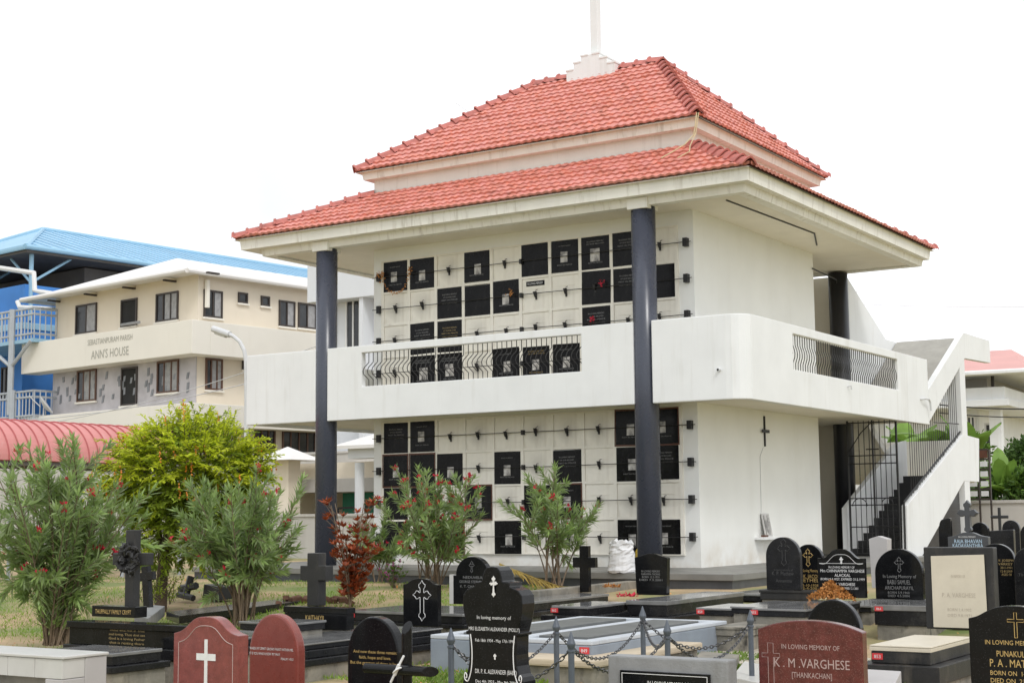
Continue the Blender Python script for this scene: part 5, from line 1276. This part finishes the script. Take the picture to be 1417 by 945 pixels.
# croton
r = random.Random(8); cb = at(484,840,-.36); rt = empty('croton', cb, 'rust red croton with tufted whorls of leaves before the left column', 'shrub'); st = MB(); lv = Leaves()
for i in range(13):
    a = r.uniform(0,6.28); R0 = r.uniform(.1,.45); hh = r.uniform(.7,1.55); pts = [np.array([R0*math.cos(a)*t**1.3, R0*math.sin(a)*t**1.3, hh*t]) for t in np.linspace(0,1,9)]
    st.tube([tuple(p) for p in pts], .014, 5, r1=.006)
    for k in range(2,9):
        for q in range(2):
            o = pts[k]+rdir(r)*np.array([.14,.14,.06]); st.tube([tuple(pts[k-1]), tuple(o)], .005, 4); whorl(lv, o, [r.uniform(-.4,.4),r.uniform(-.4,.4),1], r, 10, .125, .040, 1.15)
st.build('stems', M['stem'], rt, fix=False); lv.build('foliage', 'croton', rt)
# pink flowering herb
r = random.Random(12); rt = empty('pink_flowering_plant', at(545,815,-.28), 'low plant with small magenta flowers at the foot of the blooming oleander', 'plant'); lv = Leaves(); fw = Leaves(); st = MB()
for i in range(26):
    a = r.uniform(0,6.28); q = r.uniform(0,.28); hh = r.uniform(.15,.5); p = np.array([q*math.cos(a), q*math.sin(a), hh]); st.tube([(0,0,0),tuple(p)], .004, 3)
    whorl(lv, p*.7, [0,0,1], r, 5, .09, .03); whorl(lv, p*.95, [0,0,1], r, 4, .07, .025)
    if i % 2: flower(fw, p, r, 7, .026)
st.build('stems', M['stem'], rt, fix=False); lv.build('foliage', 'shrub', rt); fw.build('flowers', 'pink', rt)
# fallen palm frond
r = random.Random(14); X = at(722,812,-.18); rt = empty('fallen_frond', X, 'yellowing fallen palm frond lying by the kerb behind the scroll stone', 'frond'); lv = Leaves(); st = MB()
pts = [np.array([-.42+.95*t, .2*t, .33*(1-t)**1.2+.03]) for t in np.linspace(0,1,14)]; st.tube([tuple(p) for p in pts], .014, 4, r1=.006)
for p in pts:
    for s in (-1,1):
        for _ in range(3):
            d = unit([.75+r.uniform(-.2,.2), s*r.uniform(.2,.8), -.25+r.uniform(-.2,.1)]); lv.add(p, d, unit(np.cross(d,[0,0,1])), r.uniform(.22,.42), .035, .15)
st.build('stalk', M['palmdry'], rt, fix=False); lv.build('leaflets', 'palmdry', rt)
# banana plants behind the staircase and at the right
def banana(label, base, h, n, seed, L=1.7):
    r = random.Random(seed); rt = empty('banana_plant', base, label, 'plant', 'banana plants'); st = MB(); st.tube([(0,0,-.1),(.03,0,h*.5),(0,0,h)], .12, 8, r1=.06); st.build('stalk', M['shrub2'], rt, fix=False)
    mb = MB()
    for i in range(n):
        a = 2*math.pi*i/n+r.uniform(-.3,.3); el = r.uniform(.5,1.25); d = np.array([math.cos(a)*math.cos(el), math.sin(a)*math.cos(el), math.sin(el)]); sd = np.array([-math.sin(a), math.cos(a), 0]); l = L*r.uniform(.7,1.1); k0 = len(mb.v); m = 10
        for j in range(m+1):
            t = j/m; p = np.array([0,0,h])+d*l*t+np.array([0,0,-.55*l*t*t*math.cos(el)]); w = .26*math.sin(math.pi*min(1,.06+.94*t))**.6*(1 if j % 2 else .9)
            mb.v += [tuple(p+sd*w+np.array([0,0,-.05])), tuple(p), tuple(p-sd*w+np.array([0,0,-.05]))]
        for j in range(m):
            q = k0+3*j; mb.f += [(q,q+1,q+4,q+3),(q+1,q+2,q+5,q+4)]; mb.fm += [0,0]
    mb.build('leaves', M['banana'], rt, fix=False); return rt
for i, (u, v, d, h, lb) in enumerate([(1222,560,42,2.6,'banana plant with broad leaves seen through the gate grille, leftmost'),(1262,560,43,2.9,'banana plant behind the landing wall, middle one'),(1300,555,41,3.0,'banana plant close to the stair pillar'),(1345,600,40,2.6,'banana plant right of the stair pillar among bushes'),(1392,640,41,1.7,'low banana plant behind the boundary wall at the right')]):
    X = P(u, 700, d); X.z = -.25; banana(lb, X, h, 9, 40+i)
for i, (u, d, zc, R0, lb, mt) in enumerate([(1340,44,2.0,.7,'bright leafy bush beside the stair pillar',('shrub','shrub2')),(1385,42,1.55,.8,'dense dark green bush above the boundary wall',('shrub2','shrub2')),(1420,41,1.5,.8,'mid green bush at the right edge above the wall',('shrub','shrub2')),(1342,46,3.0,.5,'small tree crown before the salmon roofed house',('shrub','shrub2')),(1428,45,2.6,.7,'leafy tree at the right edge before the salmon roofed house',('shrub2','shrub2'))]):
    X = P(u, 700, d); X.z = -.25
    clump_tree(lb, X, (0,0,zc), (R0,R0,R0*1.0), 70, 40, 60+i, mt, .17, zc*.7, .08, 'bush', 'shrub', group='bushes behind the right wall', clr=.30)
# marigold heap, flower scraps
r = random.Random(33); X = at(1157,829,-.14); rt = None; lv = Leaves()
for i in range(1100):
    a = r.uniform(0,6.28); q = r.random(); p = np.array([.30*q*math.cos(a), .16*q*math.sin(a), max(.0,.22*(1-q)*r.random()**.6)]); d = unit(rdir(r)+np.array([0,0,.4])); lv.add(p, d, unit(np.cross(d, rdir(r))), .05*r.uniform(.6,1.2), .026)
o = lv.build('flower_heap', 'dryleaf', None); o.location = X+Vector((0,-.16,.02)); tag(o, 'heap of dried orange marigold petals against the white bordered headstone', 'flowers')
for (u, v, z, n, lb, mm) in ((708*1.02,826,-.14,60,'few red petals scattered by the low flared headstone','flower'),(847,813,-.12,60,'scatter of dry brown leaves by the kerb below the sack','dryleaf')):
    lv = Leaves()
    if mm == 'flower': u = 868
    for i in range(n):
        d = unit([r.uniform(-1,1),r.uniform(-1,1),.3]); lv.add([r.uniform(-.12,.12),r.uniform(-.08,.08),r.uniform(0,.03)], d, unit(np.cross(d,[0,0,1])), .06, .04)
    o = lv.build('scattered_petals', mm, None); o.location = at(u, v, z); tag(o, lb, 'petals')
# garland on the first plaque, hung flowers
def garland(label, u, v, w, h):
    r = random.Random(int(u)); lv = Leaves()
    for a in np.linspace(0, math.pi, 24):
        for _ in range(5):
            d = rdir(r); lv.add([w*math.cos(a)+r.gauss(0,.008), r.gauss(0,.008), -h*math.sin(a)+r.gauss(0,.008)], d, unit(np.cross(d, rdir(r))), .035, .025)
    for s in (-1,1):
        for _ in range(16): d = rdir(r); lv.add([s*w+r.gauss(0,.03), r.gauss(0,.02), r.gauss(0,.04)], d, unit(np.cross(d, rdir(r))), .05, .035)
    o = lv.build('garland', 'dryleaf', None); o.location = PY(u, v, -.12); return tag(o, label, 'garland')
garland('dry orange garland draped over the top left plaque of the upper floor', 548, 377, .34, .42)
def posy(label, u, v, m):
    r = random.Random(int(u*3)); lv = Leaves()
    for _ in range(26): d = rdir(r); lv.add([r.gauss(0,.025), r.gauss(0,.015), r.gauss(0,.035)], d, unit(np.cross(d, rdir(r))), .045, .03)
    o = lv.build('posy', m, None); o.location = PY(u, v, -.13); return tag(o, label, 'flowers')
posy('small dried red posy on a soot stained plaque in the second upper row', 833, 392, 'flower'); posy('brown posy on the portrait plaque of the second upper row', 706, 407, 'dryleaf'); posy('reddish posy behind the parapet beside the third row plaque', 819, 443, 'flower'); posy('dried brown posy on the left end bracket of the top rod', 524, 381, 'dryleaf')
# sack and yellow can by the column
X = at(860,792,0); r = random.Random(2); sk = MB(); rings = 15; sd = 20
for k in range(rings):
    t = k/(rings-1); R0 = (.215, .225, .22, .215, .212, .21, .205, .20, .20, .195, .19, .185, .18, .19, .17)[k]
    for i in range(sd):
        a = 2*math.pi*i/sd; cr = .035 if t > .5 else .014
        q = R0*(1+.05*math.sin(2*a+1))+r.uniform(-cr,cr)*.6; sk.v.append((q*math.cos(a)*1.0, q*math.sin(a), t*.5+(r.uniform(-.05,.05) if t > .99 else r.uniform(-.01,.01))))
for k in range(rings-1):
    for i in range(sd): j=(i+1)%sd; sk.f.append((k*sd+i,k*sd+j,(k+1)*sd+j,(k+1)*sd+i)); sk.fm.append(0)
sk.f.append(tuple(range(sd-1,-1,-1))); sk.fm.append(0)
n0 = len(sk.v); sk.v.append((0,0,.42))
for i in range(sd): sk.f.append(((rings-1)*sd+i,(rings-1)*sd+(i+1)%sd,n0)); sk.fm.append(0)
o = sk.build('sack', M['bag'], smooth=False); o.location = (X.x-.02,X.y+.05,.003); tag(o, 'white woven plastic sack standing on the plinth beside the near blue column', 'sack')
mb = MB(); mb.lathe([(.12,0),(.13,.05),(.13,.28),(.10,.33),(.05,.36),(.05,.40)], (0,0,0), 14); q = at(879,786,0); o = mb.build('yellow_can', M['yellow']); o.location = (q.x+.02,q.y+.25,.003); tag(o, 'yellow plastic can half hidden between the sack and the column', 'can')
# ================================================================ GROUND, GRASS
def tnoise(x, y): return math.sin(x*1.7+2.1*math.sin(y*.9))*.5+math.sin(y*2.3+1.3*math.sin(x*1.9+1))*.3+math.sin((x+y)*4.1)*.2
mb = MB(); xs = list(np.arange(-22,16.01,.5)); ys = list(np.arange(-24,16.01,.5)); nx, ny = len(xs), len(ys)
xs = [-600,-200,-80,-40]+xs+[30,60,200,600]; ys = [-400,-120,-50,-30]+ys+[24,40,90,300,900]; nx, ny = len(xs), len(ys)
for y in ys:
    for x in xs: mb.v.append((x, y, gz(x,y)-.02+.02*tnoise(x,y)*(1 if abs(x)<25 and abs(y)<25 else 0)))
for j in range(ny-1):
    for i in range(nx-1): mb.f.append((j*nx+i, j*nx+i+1, (j+1)*nx+i+1, (j+1)*nx+i)); mb.fm.append(0)
gm = mat('sandy_ground', (.42,.30,.18), .95, .25, 1.5, .6, 25, stain=.7, scol=(.12,.15,.05), sscale=(.8,.8,.8), tint=(.16,.205,.06))
o = mb.build('ground', gm, fix=False, smooth=True); tag(o, kind='structure')
# pale gravel patch between the foreground graves
mb = MB(); r = random.Random(6)
pts = [PZ(u,v,-.6) for u,v in ((930,960),(1300,975),(1340,930),(1010,880),(900,900))]
mb.poly([(p.x,p.y,gz(p.x,p.y)+.012) for p in pts]); o = mb.build('gravel_path', mat('pale_gravel', (.46,.41,.33), .95, .3, 14, .9, 60, stain=.5, scol=(.2,.2,.1), sscale=(3,3,3)), fix=False); tag(o, kind='structure')
r = random.Random(77); lv = Leaves(); n = 0
while n < 34000:
    u, v = r.uniform(0,760), r.uniform(798,905); X = PZ(u, v, -.36)
    if tnoise(X.x*.8+3, X.y*.8) < -.12: 
        if r.random() > .12: continue
    z = gz(X.x,X.y)
    if X.y > -2.6 or X.y < -12.2: n += 1; continue
    d = unit([r.gauss(0,.45), r.gauss(0,.45), 1]); lv.add([X.x,X.y,z-.01], d, unit(np.cross(d, rdir(r))), r.uniform(.03,.085), .010, .1); n += 1
o = lv.build('grass', 'grass', None); tag(o, 'short patchy grass on the lawn in front of the vault', 'grass', kind='stuff')
lv = Leaves()
for (u, v, rad_, cnt, hmax) in ((1035,925,.45,400,.12),(1010,905,.4,500,.10),(625,935,.25,200,.13),(600,915,.3,80,.08),(1225,915,.3,300,.10),(640,955,.3,120,.16),(205,800,.3,400,.25),(130,880,.5,500,.12),(450,800,.6,500,.15),(1250,945,.25,300,.1)):
    c = PZ(u, v, -.58 if v > 850 else -.4)
    for _ in range(cnt):
        a = r.uniform(0,6.28); q = rad_*math.sqrt(r.random()); x, y = c.x+q*math.cos(a), c.y+q*math.sin(a); d = unit([r.gauss(0,.6), r.gauss(0,.6), 1]); lv.add([x,y,gz(x,y)-.01+r.random()*.04], d, unit(np.cross(d, rdir(r))), r.uniform(.3,1)*hmax, .025, .15)
o = lv.build('weeds', 'weed', None); tag(o, 'low green weeds growing between the foreground graves', 'weeds', kind='stuff')

lv = Leaves(); n = 0
while n < 900:
    u, v = r.uniform(0,1400), r.uniform(800,944); X = PZ(u, v, -.5)
    if X.y > -2.6: n += 1; continue
    d = unit([r.uniform(-1,1), r.uniform(-1,1), .25]); lv.add([X.x,X.y,gz(X.x,X.y)+.006], d, unit(np.cross(d,[0,0,1])), r.uniform(.03,.08), r.uniform(.02,.035)); n += 1
o = lv.build('fallen_leaves', 'dryleaf', None); tag(o, 'dry fallen leaves scattered over the ground', 'leaves', kind='stuff')
# ================================================================ LIGHT, SKY, CAMERA
w = bpy.data.worlds.new('World'); SC.world = w; w.use_nodes = True
nt = w.node_tree; N, L = nt.nodes, nt.links; bg = N['Background']
SUN_EL, SUN_AZ = rad(58), rad(205)        # azimuth of the sun measured from +Y clockwise (sky texture convention)
sky = N.new('ShaderNodeTexSky'); sky.sky_type = 'NISHITA'; sky.sun_disc = False; sky.sun_elevation = SUN_EL; sky.air_density = 1.2; sky.dust_density = 5; sky.ozone_density = 1
sd = Vector((.66,-.50,.95)).normalized()
SUN_EL = math.asin(sd.z); sky.sun_elevation = SUN_EL; sky.sun_rotation = math.atan2(sd.x, sd.y)
hs = N.new('ShaderNodeHueSaturation'); hs.inputs['Saturation'].default_value = .25; L.new(sky.outputs[0], hs.inputs['Color'])
tc = N.new('ShaderNodeTexCoord'); no = N.new('ShaderNodeTexNoise'); no.inputs['Scale'].default_value = 3.0; no.inputs['Detail'].default_value = 6; L.new(tc.outputs['Generated'], no.inputs['Vector'])
mr = N.new('ShaderNodeMapRange'); L.new(no.outputs[0], mr.inputs[0]); mr.inputs[1].default_value = .3; mr.inputs[2].default_value = .7; mr.inputs[3].default_value = 8.8; mr.inputs[4].default_value = 14.5
cb = N.new('ShaderNodeCombineColor'); 
for i in range(3):
    mu = N.new('ShaderNodeMath'); mu.operation = 'MULTIPLY'; L.new(mr.outputs[0], mu.inputs[0]); mu.inputs[1].default_value = (.97,1,1.03)[i]; L.new(mu.outputs[0], cb.inputs[i])
mx = N.new('ShaderNodeMix'); mx.data_type = 'RGBA'; mx.inputs[0].default_value = .8; L.new(hs.outputs[0], mx.inputs[6]); L.new(cb.outputs[0], mx.inputs[7])
L.new(mx.outputs[2], bg.inputs[0]); bg.inputs[1].default_value = .10
sl = bpy.data.lights.new('Sun', 'SUN'); sl.energy = 1.0; sl.angle = rad(14); sl.color = (1,.975,.94)
so = bpy.data.objects.new('Sun', sl); COL.objects.link(so); so.rotation_euler = sd.to_track_quat('Z','Y').to_euler(); so.location = (8,-12,20)
cam = bpy.data.cameras.new('Camera'); co = bpy.data.objects.new('Camera', cam); COL.objects.link(co)
cam.sensor_width = 36; cam.lens = FPX/PW*36; cam.clip_end = 3000; cam.clip_start = .1
Rm = Matrix((RT, UP, -_fwd)).transposed().to_4x4(); Rm.translation = CAM; co.matrix_world = Rm
SC.camera = co
SC.view_settings.view_transform = 'Standard'; SC.view_settings.look = 'None'; SC.view_settings.gamma = 1; SC.view_settings.use_curve_mapping = False
SC.view_settings.exposure = .22
SC.render.resolution_x, SC.render.resolution_y = 1024, 682
